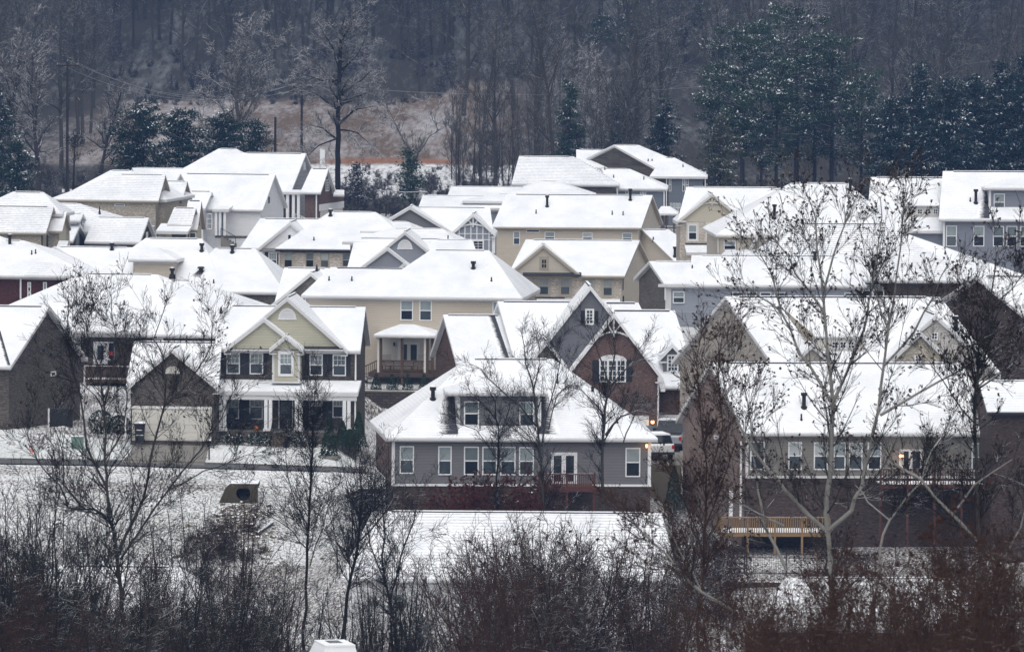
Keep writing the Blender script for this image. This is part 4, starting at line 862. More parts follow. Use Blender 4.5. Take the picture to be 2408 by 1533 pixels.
# snowy lawns as sheets a little above the ground
def sheet(name, px, mat, Yr, n=24, dz=.03, kind='structure', ctx='u', flat=None):
    # px: two pixel polylines (far edge, near edge) projected on the terrain
    V = []; 
    def ter(u, v):
        d = ray(u, v); lo, hi = Yr
        for _ in range(40):
            m = (lo + hi) / 2; p = d * (m / d[1])
            if p[2] > tzf(p[0], p[1]): lo = m
            else: hi = m
        return d * (hi / d[1])
    fl = lambda L, t: tuple(np.interp(t, np.linspace(0, 1, len(L)), [q[k] for q in L]) for k in (0, 1))
    rows = 7
    for i in range(n + 1):
        a = ter(*zu(ctx, *fl(px[0], i / n))); b = ter(*zu(ctx, *fl(px[1], i / n)))
        for j in range(rows):
            p = a + (b - a) * j / (rows - 1); V.append((p[0], p[1], tzf(p[0], p[1]) + dz if flat is None else flat))
    Fc = [(i * rows + j, (i + 1) * rows + j, (i + 1) * rows + j + 1, i * rows + j + 1) for i in range(n) for j in range(rows - 1)]
    me = bpy.data.meshes.new(name); me.from_pydata(V, [], Fc); me.materials.append(MATS[mat]); me.polygons.foreach_set('use_smooth', [True] * len(Fc))
    o = bpy.data.objects.new(name, me); C.objects.link(o); o['kind'] = kind; return o
sheet('lawn', [[(-40, 1000), (300, 1040), (500, 1046), (690, 1056), (840, 1050)], [(-40, 1078), (200, 1083), (500, 1090), (690, 1096), (850, 1102)]], 'snow_thinlawn', (380, 460), dz=.04)
sheet('road', [[(-60, 1081), (300, 1086), (860, 1104)], [(-60, 1091), (300, 1097), (860, 1113)]], 'asphalt', (380, 460), dz=.075)
sheet('snow_verge', [[(-60, 1092.5), (300, 1098.5), (860, 1114.5)], [(-60, 1340), (200, 1335), (860, 1330)]], 'snow_lawn', (340, 440), n=60, dz=.035)
sheet('driveway', [[(322, 1036), (494, 1036)], [(286, 1089), (480, 1096)]], 'concrete', (380, 460), dz=.08)
sheet('kerb', [[(-60, 1079), (300, 1084), (860, 1102)], [(-60, 1080.6), (300, 1085.6), (860, 1103.6)]], 'concrete_dk', (380, 460), dz=.10)
# ================================================================== TREES
RN = random.Random(7)
def seg_mesh(name, groups, parent=None):
    # groups: list of (segments [(p0,p1,r0,r1)...], sides, material)
    Vs, Fs, Ms, mats, off = [], [], [], [], 0
    for segs, k, mat in groups:
        if not len(segs): continue
        if mat not in mats: mats.append(mat)
        A = np.array([(*a, *b, ra, rb) for a, b, ra, rb in segs]); p0, p1, ra, rb = A[:, :3], A[:, 3:6], A[:, 6], A[:, 7]
        d = p1 - p0; d /= np.linalg.norm(d, axis=1)[:, None] + 1e-9
        h = np.where(np.abs(d[:, 2:3]) < .9, np.array([[0, 0, 1.0]]), np.array([[1.0, 0, 0]])); a = np.cross(d, h); a /= np.linalg.norm(a, axis=1)[:, None]; b = np.cross(a, d)
        t = 2 * np.pi * np.arange(k) / k; ring = np.cos(t)[None, :, None] * a[:, None] + np.sin(t)[None, :, None] * b[:, None]
        V = np.concatenate([p0[:, None] + ring * ra[:, None, None], p1[:, None] + ring * rb[:, None, None]], 1).reshape(-1, 3)
        n = len(A); base = (np.arange(n) * 2 * k)[:, None]; j = np.arange(k)[None]; j2 = (j + 1) % k
        Fc = np.stack([base + j, base + j2, base + k + j2, base + k + j], -1).reshape(-1, 4) + off
        Vs.append(V); Fs.append(Fc); Ms.append(np.full(len(Fc), mats.index(mat))); off += len(V)
    return raw_mesh(name, np.concatenate(Vs), np.concatenate(Fs), np.concatenate(Ms), mats, parent)
def raw_mesh(name, V, Q, M, mats, parent=None):
    me = bpy.data.meshes.new(name); me.vertices.add(len(V)); me.vertices.foreach_set('co', np.ascontiguousarray(V, np.float32).ravel())
    me.loops.add(Q.size); me.loops.foreach_set('vertex_index', np.ascontiguousarray(Q, np.int32).ravel())
    me.polygons.add(len(Q)); me.polygons.foreach_set('loop_start', np.arange(0, Q.size, 4, dtype=np.int32)); me.polygons.foreach_set('loop_total', np.full(len(Q), 4, np.int32))
    for m in mats: me.materials.append(MATS[m])
    me.polygons.foreach_set('material_index', np.ascontiguousarray(M, np.int32)); me.update(calc_edges=True)
    o = bpy.data.objects.new(name, me); C.objects.link(o)
    if parent is not None: o.parent = parent
    return o
def nrm(v):
    l = math.sqrt(v[0] * v[0] + v[1] * v[1] + v[2] * v[2]) + 1e-9; return (v[0] / l, v[1] / l, v[2] / l)
def side(d, ang, az):
    h = (0, 0, 1) if abs(d[2]) < .9 else (1, 0, 0)
    a = nrm((d[1] * h[2] - d[2] * h[1], d[2] * h[0] - d[0] * h[2], d[0] * h[1] - d[1] * h[0]))
    b = (d[1] * a[2] - d[2] * a[1], d[2] * a[0] - d[0] * a[2], d[0] * a[1] - d[1] * a[0])
    s, c = math.sin(ang), math.cos(ang); ca, sa = math.cos(az), math.sin(az)
    return nrm(tuple(d[i] * c + (a[i] * ca + b[i] * sa) * s for i in range(3)))
def grow(out, tips, p, d, L, r, lvl, S, rng):
    # one branch: a wandering tapering line with side branches
    mx = S['levels']; n = max(2, min(7, int(L / S['step'][min(lvl, 3)]) + 1)); st = L / n; rr = r; kids = []
    j = S['wob'] * (1.0 if lvl else .35)
    for i in range(n):
        d = nrm((d[0] + rng.gauss(0, j), d[1] + rng.gauss(0, j), d[2] + rng.gauss(0, j) + S['up'] * (1 if lvl else 0)))
        q = (p[0] + d[0] * st, p[1] + d[1] * st, p[2] + d[2] * st); r2 = max(S['rmin'], r * (1 - .72 * (i + 1) / n))
        out.append((p, q, rr, r2, lvl)); f = (i + 1) / n
        if lvl < mx and f >= (S['bare'] if lvl == 0 else .15): kids.append((q, d, f, r2))
        p, rr = q, r2
    if lvl >= mx: tips.append(p); return
    cnt = S['kids'][lvl]; az = rng.random() * 6.28
    for i in range(cnt):
        if not kids: break
        q, dd, f, r2 = kids[min(len(kids) - 1, int(rng.random() * len(kids)))]
        az += 2.4; a = S['ang'] * rng.uniform(.65, 1.3) * (1 if lvl else 1.15 - .35 * f)
        ln = L * S['ratio'][lvl] * rng.uniform(.55, 1.15) * (1.15 - .6 * f)
        w = rng.random() * st; q = (q[0] - dd[0] * w, q[1] - dd[1] * w, q[2] - dd[2] * w)
        grow(out, tips, q, side(dd, a, az), max(ln, S['lmin']), max(S['rmin'], r2 * S['rk']), lvl + 1, S, rng)
    tips.append(p)
def split_parts(root, segs, bark, tipsleaf=None, leafmat='leaf_dry', thick=.05, twig=None):
    big = [s[:4] for s in segs if s[4] <= 0 or s[2] > thick]; small = [s[:4] for s in segs if not (s[4] <= 0 or s[2] > thick)]
    seg_mesh('trunk', [(big, 6, bark)], root)
    if small: seg_mesh('crown', [(small, 3, twig or bark)], root)
    if tipsleaf: leaves('dried_leaves', tipsleaf, leafmat, root)
def leaves(name, pts, mat, parent=None, n=4, sz=.048, rng=None, spread=.06):
    g = np.random.default_rng(len(pts)); P = np.repeat(np.array(pts), n, 0); m = len(P)
    P = P + g.normal(0, spread * .5, (m, 3)); a = g.normal(0, 1, (m, 3)); a /= np.linalg.norm(a, axis=1)[:, None]; b = np.cross(a, g.normal(0, 1, (m, 3))); b /= np.linalg.norm(b, axis=1)[:, None]
    s = (sz * g.uniform(.6, 1.4, m))[:, None]
    V = np.stack([P - a * s, P + b * s * .7, P + a * s, P - b * s * .7], 1).reshape(-1, 3)
    return raw_mesh(name, V, np.arange(4 * m).reshape(-1, 4), np.zeros(m, int), [mat], parent)
ST = dict(levels=3, step=(2.0, .9, .5, .35), wob=.10, up=.06, rmin=.014, bare=.3, kids=(22, 8, 5), ratio=(.34, .45, .45), ang=.8, rk=.55, lmin=.35)
def style(**k): s = dict(ST); s.update(k); return s

# ---------------- trees whose limbs follow the photograph
def limb_tree(label, name, Y, limbs, bark, S, group=None, r0=.2, leafp=0, leafmat='leaf_dry', seed=1, twig=None, kid=3.0, klen=2.6, leafn=5, leafsz=.06):
    rng = random.Random(seed); known = []; b = at(*limbs[0][0], Y); base = np.array([b[0], Y, tzf(b[0], Y)])
    root = empty(name, base, label, 'tree', group); segs, tips = [], []
    for li, L in enumerate(limbs):
        r = r0 if li == 0 else r0 * L[-1] if not isinstance(L[-1], tuple) else r0 * .6
        pts = [q for q in L if isinstance(q, tuple)]; dy = rng.uniform(-2.2, 2.2) if li else 0; d0 = min(known, key=lambda k: (k[0] - pts[0][0]) ** 2 + (k[1] - pts[0][1]) ** 2)[2] if known else 0
        W3 = [at(u, v, Y + d0 + dy * i / len(pts)) - base for i, (u, v) in enumerate(pts)]
        for i in range(len(pts) - 1):
            for t in range(6): known.append((pts[i][0] + (pts[i + 1][0] - pts[i][0]) * t / 5, pts[i][1] + (pts[i + 1][1] - pts[i][1]) * t / 5, d0 + dy * (i + t / 5) / len(pts)))
        if li == 0: W3[0] = np.array([W3[0][0], 0, -.3])
        # resample with a little wander
        out = [W3[0]]
        for a, c in zip(W3, W3[1:]):
            n = max(2, int(np.linalg.norm(c - a) / .9))
            for i in range(1, n + 1):
                p = a + (c - a) * i / n
                if i < n: p = p + np.array([rng.gauss(0, .05), rng.gauss(0, .06), rng.gauss(0, .03)])
                out.append(p)
        n = len(out) - 1; rend = .018 if li else r0 * .55
        if li == 0 and len(limbs) == 1: rend = .03
        tot = sum(np.linalg.norm(out[i + 1] - out[i]) for i in range(n)); f0 = .45 if li == 0 else .06
        for i in range(n):
            ra, rb = r + (rend - r) * i / n, r + (rend - r) * (i + 1) / n
            segs.append((tuple(out[i]), tuple(out[i + 1]), ra, rb, 0))
        for i in range(int(tot * kid)):
            f = rng.uniform(f0, 1.0); q = min(n - 1, int(f * n)); t = f * n - q; p = out[q] + (out[q + 1] - out[q]) * t; d = nrm(out[q + 1] - out[q])
            grow(segs, tips, tuple(p), side(d, rng.uniform(.5, 1.0), rng.random() * 6.28), klen * rng.uniform(.35, 1.25) * (1.1 - .4 * f), max(S['rmin'], (r + (rend - r) * f) * .38), 1, S, rng)
    lf = [t for t in tips if rng.random() < leafp]
    split_parts(root, segs, bark, lf if leafp else None, leafmat, twig=twig)
    return root, tips
SF = style(levels=3, rmin=.0075, kids=(0, 7, 4), ratio=(0, .52, .5), ang=.62, up=.10, wob=.10, lmin=.4)
SD = style(levels=3, rmin=.008, kids=(0, 7, 4), ratio=(0, .52, .5), ang=.68, up=.08, wob=.12, lmin=.4)
limb_tree('large bare sycamore with many upswept limbs before the left garage', 'bare_tree', 300, [
    [(296, 1610), (287, 1490), (278, 1346), (267, 1248), (257, 1222)],
    [(257, 1222), (251, 1146), (246, 1082), (245, 956), (232, 862), (204, 783), (201, 745), .62], [(245, 956), (267, 862), (272, 783), (262, 699), .4],
    [(251, 1146), (204, 1051), (188, 925), (163, 837), (159, 774), (162, 705), .5], [(244, 990), (239, 956), (201, 909), (170, 884), .3],
    [(278, 1300), (338, 1171), (354, 1075), (386, 956), (421, 925), (465, 868), (496, 815), (503, 740), .6], [(386, 956), (390, 893), (383, 837), (361, 799), (396, 700), .4],
    [(257, 1222), (223, 1197), (160, 1193), (140, 1139), (89, 1085), (50, 990), .5], [(200, 1195), (185, 1181), (150, 1139), (147, 1059), (116, 972), .45],
    [(283, 1315), (396, 1152), (479, 1107), (602, 1062), .45], [(396, 1152), (470, 1060), (520, 985), (560, 900), .35], [(247, 1082), (290, 1010), (300, 930), (290, 850), .35]],
    'bark_grey', SF, r0=.135, seed=3, kid=3.2, klen=3.24, leafp=0.08, twig='bark_dark')
limb_tree('slender dark birch like tree standing alone on the snowy verge', 'bare_tree', 312, [
    [(714, 1600), (715, 1533), (722, 1331), (726, 1235), (731, 1139), (736, 1043), (737, 985)], [(723, 1235), (696, 1187), (677, 1120), (672, 1040), .35], [(737, 985), (741, 925), (748, 880), .3], [(729, 1330), (760, 1240), (775, 1180), .3], [(722, 1290), (690, 1250), (640, 1215), .3], [(735, 1060), (720, 1000), (705, 940), .25]],
    'bark_dark', SD, r0=0.095, seed=5, kid=3.4, klen=2.70)
limb_tree('leaning dark tree crossing the left end of the lower snowy roof', 'bare_tree', 322, [
    [(800, 1600), (805, 1503), (827, 1347), (843, 1267), (852, 1177)], [(840, 1277), (897, 1216), (930, 1170), .4], [(850, 1190), (846, 1120), (852, 1060), .4], [(830, 1340), (790, 1270), (770, 1200), .35]], 'bark_dark', SD, r0=0.116, seed=6, kid=2.6, klen=2.56)
limb_tree('bare tree forking low over the lower snowy roof', 'bare_tree', 326, [
    [(936, 1600), (932, 1506), (916, 1411), (904, 1363)], [(904, 1363), (900, 1203), (894, 1107), .6], [(916, 1411), (945, 1299), (974, 1222), (985, 1150), .55], [(906, 1370), (870, 1280), (860, 1230), .4]], 'bark_dark', SD, r0=0.110, seed=8, kid=3.2, klen=2.70)
limb_tree('tall bare tree rising in front of the two window dormer', 'bare_tree', 374, [
    [(1289, 1290), (1287, 1270), (1274, 1113), (1264, 1003)], [(1264, 1003), (1255, 918), (1236, 856), (1224, 768), .7], [(1274, 1050), (1296, 940), (1318, 846), (1316, 790), .5], [(1270, 1010), (1220, 950), (1173, 912), (1132, 868), (1104, 855), .5],
    [(1255, 918), (1268, 860), (1271, 800), .4], [(1290, 1010), (1310, 930), (1337, 906), (1352, 908), .35], [(1275, 1080), (1240, 1020), (1215, 1000), .3]], 'bark_grey', SF, r0=0.116, seed=11, kid=2.6, klen=2.56, twig='bark_dark')
limb_tree('small dark bare tree in front of the grey dormer wall', 'bare_tree', 376, [
    [(1165, 1260), (1167, 1124), (1173, 1035), (1164, 978)], [(1164, 978), (1164, 940), (1150, 915), .5], [(1168, 1050), (1198, 960), (1205, 930), .5], [(1164, 985), (1130, 945), (1105, 930), .45], [(1170, 1080), (1120, 1010), (1050, 985), .4]], 'bark_dark', SD, r0=0.082, seed=12, kid=2.8, klen=1.89)
limb_tree('bare tree with a stout trunk in front of the brick gable window', 'bare_tree', 378, [
    [(1420, 1290), (1419, 1199), (1416, 1073), (1422, 963), (1432, 900)], [(1432, 900), (1447, 828), (1450, 778), .5], [(1432, 905), (1404, 822), (1390, 770), .45], [(1424, 1023), (1460, 979), (1498, 966), (1545, 976), .55], [(1466, 1040), (1482, 1000), (1497, 970), .35], [(1436, 910), (1490, 850), (1520, 800), .4], [(1422, 980), (1380, 930), (1350, 900), .35], [(1440, 895), (1475, 930), (1500, 965), .3]], 'bark_grey', SF, r0=0.137, seed=14, kid=2.4, klen=2.56, twig='bark_dark')
SS = style(levels=3, rmin=.0075, kids=(0, 6, 4), ratio=(0, .55, .5), ang=.55, up=.12, wob=.10, lmin=.4)
syc, stips = limb_tree('great pale barked sycamore hung with dark seed balls, right of centre', 'bare_tree', 250, [
    [(1960, 1640), (1954, 1480), (1954, 1335), (1947, 1246)],
    [(1947, 1246), (1943, 1171), (1956, 1037), (1960, 963), (1953, 885), (1941, 759), (1931, 649), (1918, 514), (1895, 452), .75],
    [(1955, 955), (1994, 869), (2032, 775), (2044, 706), (2068, 554), (2070, 462), .42],
    [(1947, 1246), (2002, 1201), (2028, 1142), (2047, 1056), (2066, 963), (2079, 854), (2089, 775), (2117, 588), (2123, 501), (2136, 440), .6],
    [(1942, 1246), (1869, 1175), (1831, 1130), (1772, 1060), (1720, 963), (1700, 880), (1690, 820), .55],
    [(1955, 945), (1925, 894), (1878, 828), (1837, 734), (1812, 640), (1775, 560), .42], [(1941, 740), (1900, 680), (1853, 602), (1795, 530), .36],
    [(2079, 860), (2150, 780), (2200, 690), (2230, 620), .32], [(1935, 690), (1960, 600), (1990, 520), (2010, 470), .32], [(1842, 1235), (1787, 1209), (1735, 1180), .35],
    [(1850, 1340), (1798, 1238), (1783, 1156), (1772, 1075), (1765, 990), (1740, 880), .4], [(2070, 976), (2151, 929), (2261, 869), (2400, 790), .4], [(2089, 775), (2060, 690), (2030, 600), .28], [(1837, 734), (1790, 700), (1740, 660), .28]],
    'bark_pale', SS, r0=0.171, seed=21, leafp=0.34, kid=2.5, klen=2.84, twig='bark_grey', leafn=5, leafsz=.05)
limb_tree('dark twiggy tree with dry leaf clusters at the right edge', 'bare_tree', 238, [
    [(2300, 1640), (2306, 1300), (2296, 1084), (2295, 916), (2299, 841), (2309, 797)], [(2309, 797), (2321, 728), (2340, 633), (2345, 590), .5], [(2305, 800), (2360, 770), (2405, 740), .4], [(2297, 916), (2350, 880), (2420, 830), .42], [(2299, 850), (2270, 760), (2255, 680), .4], [(2296, 1000), (2240, 930), (2190, 860), .35], [(2321, 728), (2380, 680), (2410, 640), .3]],
    'bark_grey', SS, r0=.10, twig='bark_dark', seed=23, leafp=0.24, kid=3.0, klen=2.70)
limb_tree('pale leaning limb tree crossing in front of the upper red deck', 'bare_tree', 232, [
    [(2390, 1640), (2370, 1400), (2352, 1335), (2240, 1209), (2166, 1127), (2103, 1090)], [(2240, 1209), (2290, 1140), (2380, 1080), .5], [(2166, 1127), (2190, 1060), (2230, 1000), .4], [(2352, 1335), (2400, 1240), (2420, 1150), .5]], 'bark_pale', SS, r0=0.089, seed=25, leafp=0.08, kid=2.0, klen=2.29, twig='bark_dark')
limb_tree('pale fork beside the sycamore reaching up to the right', 'bare_tree', 246, [[(2040, 1640), (2070, 1290), (2092, 1223), (2140, 1160), (2181, 1108), (2210, 1050)], [(2092, 1223), (2040, 1180), (2010, 1140), .5]], 'bark_pale', SS, r0=0.068, seed=26, leafp=0.12, kid=2.4, klen=2.16, twig='bark_dark')
limb_tree('leaning pale tree slanting across the right end of the lower snowy roof', 'bare_tree', 205, [[(1880, 1660), (1746, 1447), (1650, 1392), (1596, 1340), (1530, 1270), (1487, 1222)], [(1650, 1392), (1600, 1300), (1560, 1230), .4], [(1596, 1340), (1540, 1330), (1480, 1290), .4]], 'bark_pale', SS, r0=0.061, seed=27, leafp=0.15, kid=2.2, klen=1.89, twig='bark_brown', leafmat='leaf_red')
limb_tree('reddish twiggy tree with dry leaves before the pinkish brick end wall', 'bare_tree', 215, [[(1640, 1660), (1650, 1400), (1655, 1260), (1660, 1150)], [(1660, 1150), (1655, 1050), (1670, 960), .5], [(1655, 1250), (1700, 1130), (1730, 1040), .5], [(1652, 1300), (1610, 1180), (1600, 1100), .45], [(1665, 1130), (1700, 1000), (1690, 900), (1700, 780), .4], [(1655, 1060), (1640, 900), (1650, 780), .35]], 'bark_brown', SS, r0=0.061, seed=29, leafp=0.14, kid=2.4, klen=2.16, leafmat='leaf_dry')
# ---------------- shrub thickets along the near slope
def shrub_proto(seed, H, nst, bark, leafp=0, leafmat='leaf_dry', dens=1.0, rmin=.006, name='bare_shrub'):
    rng = random.Random(seed); segs, tips = [], []; S = style(levels=3, rmin=rmin, kids=(int(9 * dens), int(5 * dens + .5), 2), ratio=(.42, .5, .5), ang=.75, up=.07, wob=.13, bare=.15, step=(.8, .5, .35, .3), lmin=.25)
    for i in range(nst):
        a = rng.random() * 6.28; t = rng.choice((.08, .2, .35, .6)) * rng.uniform(.7, 1.2); r = rng.uniform(0, .5)
        grow(segs, tips, (math.cos(a) * r, math.sin(a) * r, -.2), nrm((math.cos(a) * t, math.sin(a) * t, 1)), H * rng.uniform(.45, 1.05), rng.uniform(.014, .034) * H / 4, 0, S, rng)
    big = [s[:4] for s in segs if s[4] == 0]; sm = [s[:4] for s in segs if s[4] > 0]; o = seg_mesh(name, [(big, 5, bark), (sm, 3, bark)])
    if leafp: 
        lf = [t for t in tips if rng.random() < leafp]
        leaves('dried_leaves', lf, leafmat, o, n=4, sz=.05)
    return o
def cp(o, loc, rz, s, label=None, cat=None, group=None, tilt=0):
    r = o.copy(); C.objects.link(r); r.location = loc; r.rotation_euler = (tilt, 0, rz); r.scale = (s, s, s * RN.uniform(.9, 1.12))
    for ch in o.children: c = ch.copy(); C.objects.link(c); c.parent = r
    if label: tag(r, label, cat, group)
    return r
def thicket(protos, n, ur, Yr, label, group, cat='shrub', sr=(.8, 1.2), vtop=None, used=set(), jit=105):
    for i in range(n):
        Y = RN.uniform(*Yr); u = RN.uniform(*ur); X = at(u, 1300, Y)[0]; z = tzf(X, Y); o = protos[i % len(protos)]; s = RN.uniform(*sr)
        if vtop:
            v = vtop(u) + abs(RN.gauss(0, jit)) - jit * .24; zt = at(u, v, Y)[2]; s = min(1.7, max(.3, (zt - z) / o['H']))
        if o.name not in used:
            used.add(o.name); o.location = (X, Y, z - .1); o.rotation_euler = (0, 0, RN.random() * 6.28); o.scale = (s, s, s); tag(o, label, cat, group)
        else: cp(o, (X, Y, z - .1), RN.random() * 6.28, s, label, cat, group)
def mk(seed, H, *a, **k): o = shrub_proto(seed, H, *a, **k); o['H'] = H; return o
dk = [mk(40 + i, 5.0, 5, ('bark_dark', 'bark_dark', 'bark_brown', 'bark_dark', 'bark_grey')[i]) for i in range(5)]; dkB = [mk(50 + i, 5.0, 5, ('bark_dark', 'bark_brown', 'bark_brown', 'bark_grey')[i], .04 if i == 1 else 0) for i in range(4)]; dkM = [mk(55 + i, 5.0, 4, 'bark_dark', dens=.75) for i in range(2)]
rd = [mk(60 + i, 4.2, 6, 'bark_brown', .05, 'leaf_red', name='leafy_shrub') for i in range(4)]; rr_ = [mk(70 + i, 3.0, 8, 'bark_red', .4, 'leaf_crimson', name='red_shrub') for i in range(2)]; gr = [mk(80 + i, 3.0, 5, 'bark_grey', name='twiggy_shrub') for i in range(2)]
thicket(dk, 84, (-40, 640), (235, 325), 'dark bare shrub in the thicket below the left lawn', 'dark thicket at the bottom left', vtop=lambda u: np.interp(u, [-40, 150, 400, 640], [1170, 1215, 1235, 1320]))
thicket(dkM, 32, (620, 1010), (280, 330), 'thin bare shrub between the leaning trees at the foot of the verge', 'thin shrubs before the lower white house', vtop=lambda u: 1300)
thicket(dkB, 74, (1010, 1640), (250, 330), 'dark bare shrub in the thicket over the lower snowy roof', 'dark thicket over the lower roof', vtop=lambda u: np.interp(u, [1010, 1100, 1250, 1450, 1620], [1320, 1225, 1210, 1240, 1300]))
thicket(rd, 66, (1610, 2430), (130, 225), 'reddish brown leafy shrub in the thicket at the bottom right', 'reddish thicket at the bottom right', vtop=lambda u: np.interp(u, [1610, 1750, 1900, 2100, 2430], [1400, 1350, 1320, 1310, 1230]))
thicket(rr_, 34, (1030, 1290), (374, 386), 'dark red twigged shrub below the red deck', 'red shrubs at the foot of the grey house', vtop=lambda u: 1105, jit=40)
thicket(gr, 20, (880, 1640), (374, 386), 'grey twiggy shrub along the foundation of the grey house', 'grey shrubs at the foot of the grey house', vtop=lambda u: 1060, jit=60)
thicket([mk(90, 5.0, 4, 'bark_dark', dens=.9, name='sapling_clump')], 11, (835, 905), (382, 400), 'dense dark sapling clump left of the grey house corner', 'sapling clump at the grey house corner', vtop=lambda u: 980)
thicket([mk(91, 3.4, 6, 'bark_brown', .1, name='slope_shrub')], 16, (1600, 2350), (368, 392), 'brown shrub on the slope below the yellow deck', 'brown shrubs below the decks', vtop=lambda u: 1200)
thicket([mk(92, 4.5, 3, 'bark_grey', dens=.9, name='bare_sapling'), mk(93, 5.5, 2, 'bark_dark', dens=.8, name='bare_sapling')], 24, (-20, 660), (325, 395), 'lone bare sapling on the snowy verge at left', 'saplings on the verge', sr=(.6, 1.25))
thicket([mk(94 + i, 1.6, 7, 'bark_brown', .08, name='brush_clump') for i in range(2)], 26, (425, 610), (393, 406), 'low brown brush clump around the rocky creek below the culvert', 'brown brush round the creek', sr=(.35, .75))
thicket([mk(96, 6.0, 4, 'bark_grey', dens=.8, name='bare_sapling'), mk(97, 6.0, 4, 'bark_dark', dens=.8, name='bare_sapling')], 26, (-20, 600), (300, 372), 'tall tangled grey sapling in front of the snowy verge', 'tall tangled saplings before the verge', vtop=lambda u: 1080)
# ---------------- conifers
def conifer(label, u, vb, vt, hw, Y, kind='pine', seed=0, name='pine_tree', mat='needle', group=None, clear=.3, snowy=.42):
    rng = random.Random(seed * 7 + 1); g = np.random.default_rng(seed); b = at(u, vb, Y); z0 = b[2]; H = at(u, vt, Y)[2] - z0; Wd = hw * Y / F
    root = empty(name, (b[0], Y, z0), label, 'tree', group); segs = [((0, 0, -1.5), (0, 0, H * .5), .018 * H, .011 * H), ((0, 0, H * .5), (rng.gauss(0, .1), 0, H * .97), .011 * H, .02)]
    P, D = [], []; nl = int(H * (3.4 if kind == 'pine' else 8.5 if kind == 'round' else 6.5))
    for i in range(nl):
        f = clear + (1 - clear) * ((i + rng.random()) / nl); az = rng.random() * 6.28
        if kind == 'pine': x_ = (f - clear) / (1 - clear); ln = Wd * (max(.1, 1 - abs(x_ - .58) / .66) ** .6) * rng.choice((.45, .75, .95, 1.2)) * rng.uniform(.85, 1.1); el = rng.uniform(-.05, .35) + .5 * max(0, x_ - .6)
        elif kind == 'round': ln = Wd * math.sqrt(max(.04, 1 - ((f - clear) / (1 - clear)) ** 2.4)) * rng.choice((.7, .9, 1.0, 1.1)) * rng.uniform(.85, 1.08); el = rng.uniform(-.15, .5)
        else: ln = Wd * (1.0 - ((f - clear) / (1 - clear)) ** 1.9) ** .8 * rng.choice((.55, .8, 1.0, 1.15)) * rng.uniform(.8, 1.1) + .2; el = rng.uniform(-.2, .35)
        d = (math.cos(az) * math.cos(el), math.sin(az) * math.cos(el), math.sin(el)); z = f * H
        e = (d[0] * ln, d[1] * ln, z + d[2] * ln - (.05 * ln * ln if kind != 'pine' else 0)); segs.append(((0, 0, z), e, .007 * H * (1.1 - f) + .015, .012))
        nc = max(2, int(ln * (2.1 if kind == 'pine' else 2.8)))
        for c in range(nc):
            t = (c + .6) / nc
            if kind == 'pine' and t < .3: continue
            w = .30 * (1 if kind == 'pine' else .8); P.append((e[0] * t + rng.gauss(0, w), e[1] * t + rng.gauss(0, w), z + (e[2] - z) * t + rng.gauss(0, w * .5))); D.append(d)
    k = 30 if kind == 'pine' else 22; P = np.repeat(np.array(P), k, 0); D = np.repeat(np.array(D), k, 0); m = len(P)
    v = D * .8 + g.normal(0, .5, (m, 3)); v[:, 2] += .10 if kind == 'pine' else -.22; v /= np.linalg.norm(v, axis=1)[:, None]
    off = g.normal(0, 1, (m, 3)) * ((.52, .52, .19) if kind == 'pine' else (.30, .30, .15)); P = P + off; upv = np.array([[0, 0, 1.0]]) + g.normal(0, .4, (m, 3)); b2 = np.cross(upv, v); b2 /= np.linalg.norm(b2, axis=1)[:, None] + 1e-9
    L = (g.uniform(.22, .5, m))[:, None]; w = (g.uniform(.04, .09, m))[:, None]
    V = np.stack([P - b2 * w, P + v * L * .6 - b2 * w * 1.1, P + v * L, P + v * L * .4 + b2 * w * 1.2], 1).reshape(-1, 3); MM = ((off[:, 2] > .09) & (np.repeat(g.random(m // k), k) < snowy) & (g.random(m) < .75)).astype(int)
    seg_mesh('trunk', [(segs, 5, 'bark_forest')], root); raw_mesh('crown', V, np.arange(4 * m).reshape(-1, 4), MM, [mat, 'needle_snow'], root); return root
PG = 'pines and cedars at the right edge of the wood'
for i, (u, vb, vt, hw, Y, lab) in enumerate(((1745, 450, 70, 105, 778, 'snow dusted pine with layered crown, left tallest of the big pine group'), (1872, 455, 40, 118, 792, 'tallest broad pine in the middle of the big pine group'), (1955, 455, 95, 105, 782, 'pine leaning out at the right of the big pine group'), (1825, 455, 150, 95, 770, 'lower pine in front of the big pine group'), (1915, 455, 130, 100, 786, 'pine filling the gap right of the tallest broad pine'), (1790, 455, 215, 90, 768, 'low pine bough mass at the foot of the big pine group'), (2060, 455, 250, 70, 785, 'short pine before the first dark evergreen'), (2025, 455, 190, 85, 776, 'narrow pine between the big pine group and the dark evergreens'), (1688, 450, 150, 60, 796, 'thin pine behind the olive conifer'))):
    conifer(lab, u, vb, vt, hw, Y, 'pine', i, group=None, clear=.22, mat='needle')
conifer('olive brown conifer in front of the big pines', 1693, 450, 272, 58, 764, 'cedar', 21, 'conifer', 'needle_olive', clear=.02)
for i, (u, vt, hw, Y, lab) in enumerate(((2095, 235, 62, 770, 'dark evergreen with snowy tips, first right of the big pines'), (2165, 150, 72, 780, 'dark evergreen with pointed snowy top, second right of the pines'), (2232, 190, 66, 768, 'shorter dark evergreen above the grey roof'), (2290, 180, 70, 782, 'dark evergreen behind the far right dormer house'), (2352, 145, 72, 774, 'tall dark evergreen with white patches near the right edge'), (2415, 130, 70, 770, 'dark evergreen cut by the right edge'))):
    conifer(lab, u, 450, vt, hw * 1.15, Y, 'round' if i in (0, 2, 3, 5) else 'cedar', 30 + i, 'evergreen_tree', 'needle_dark', clear=.12)
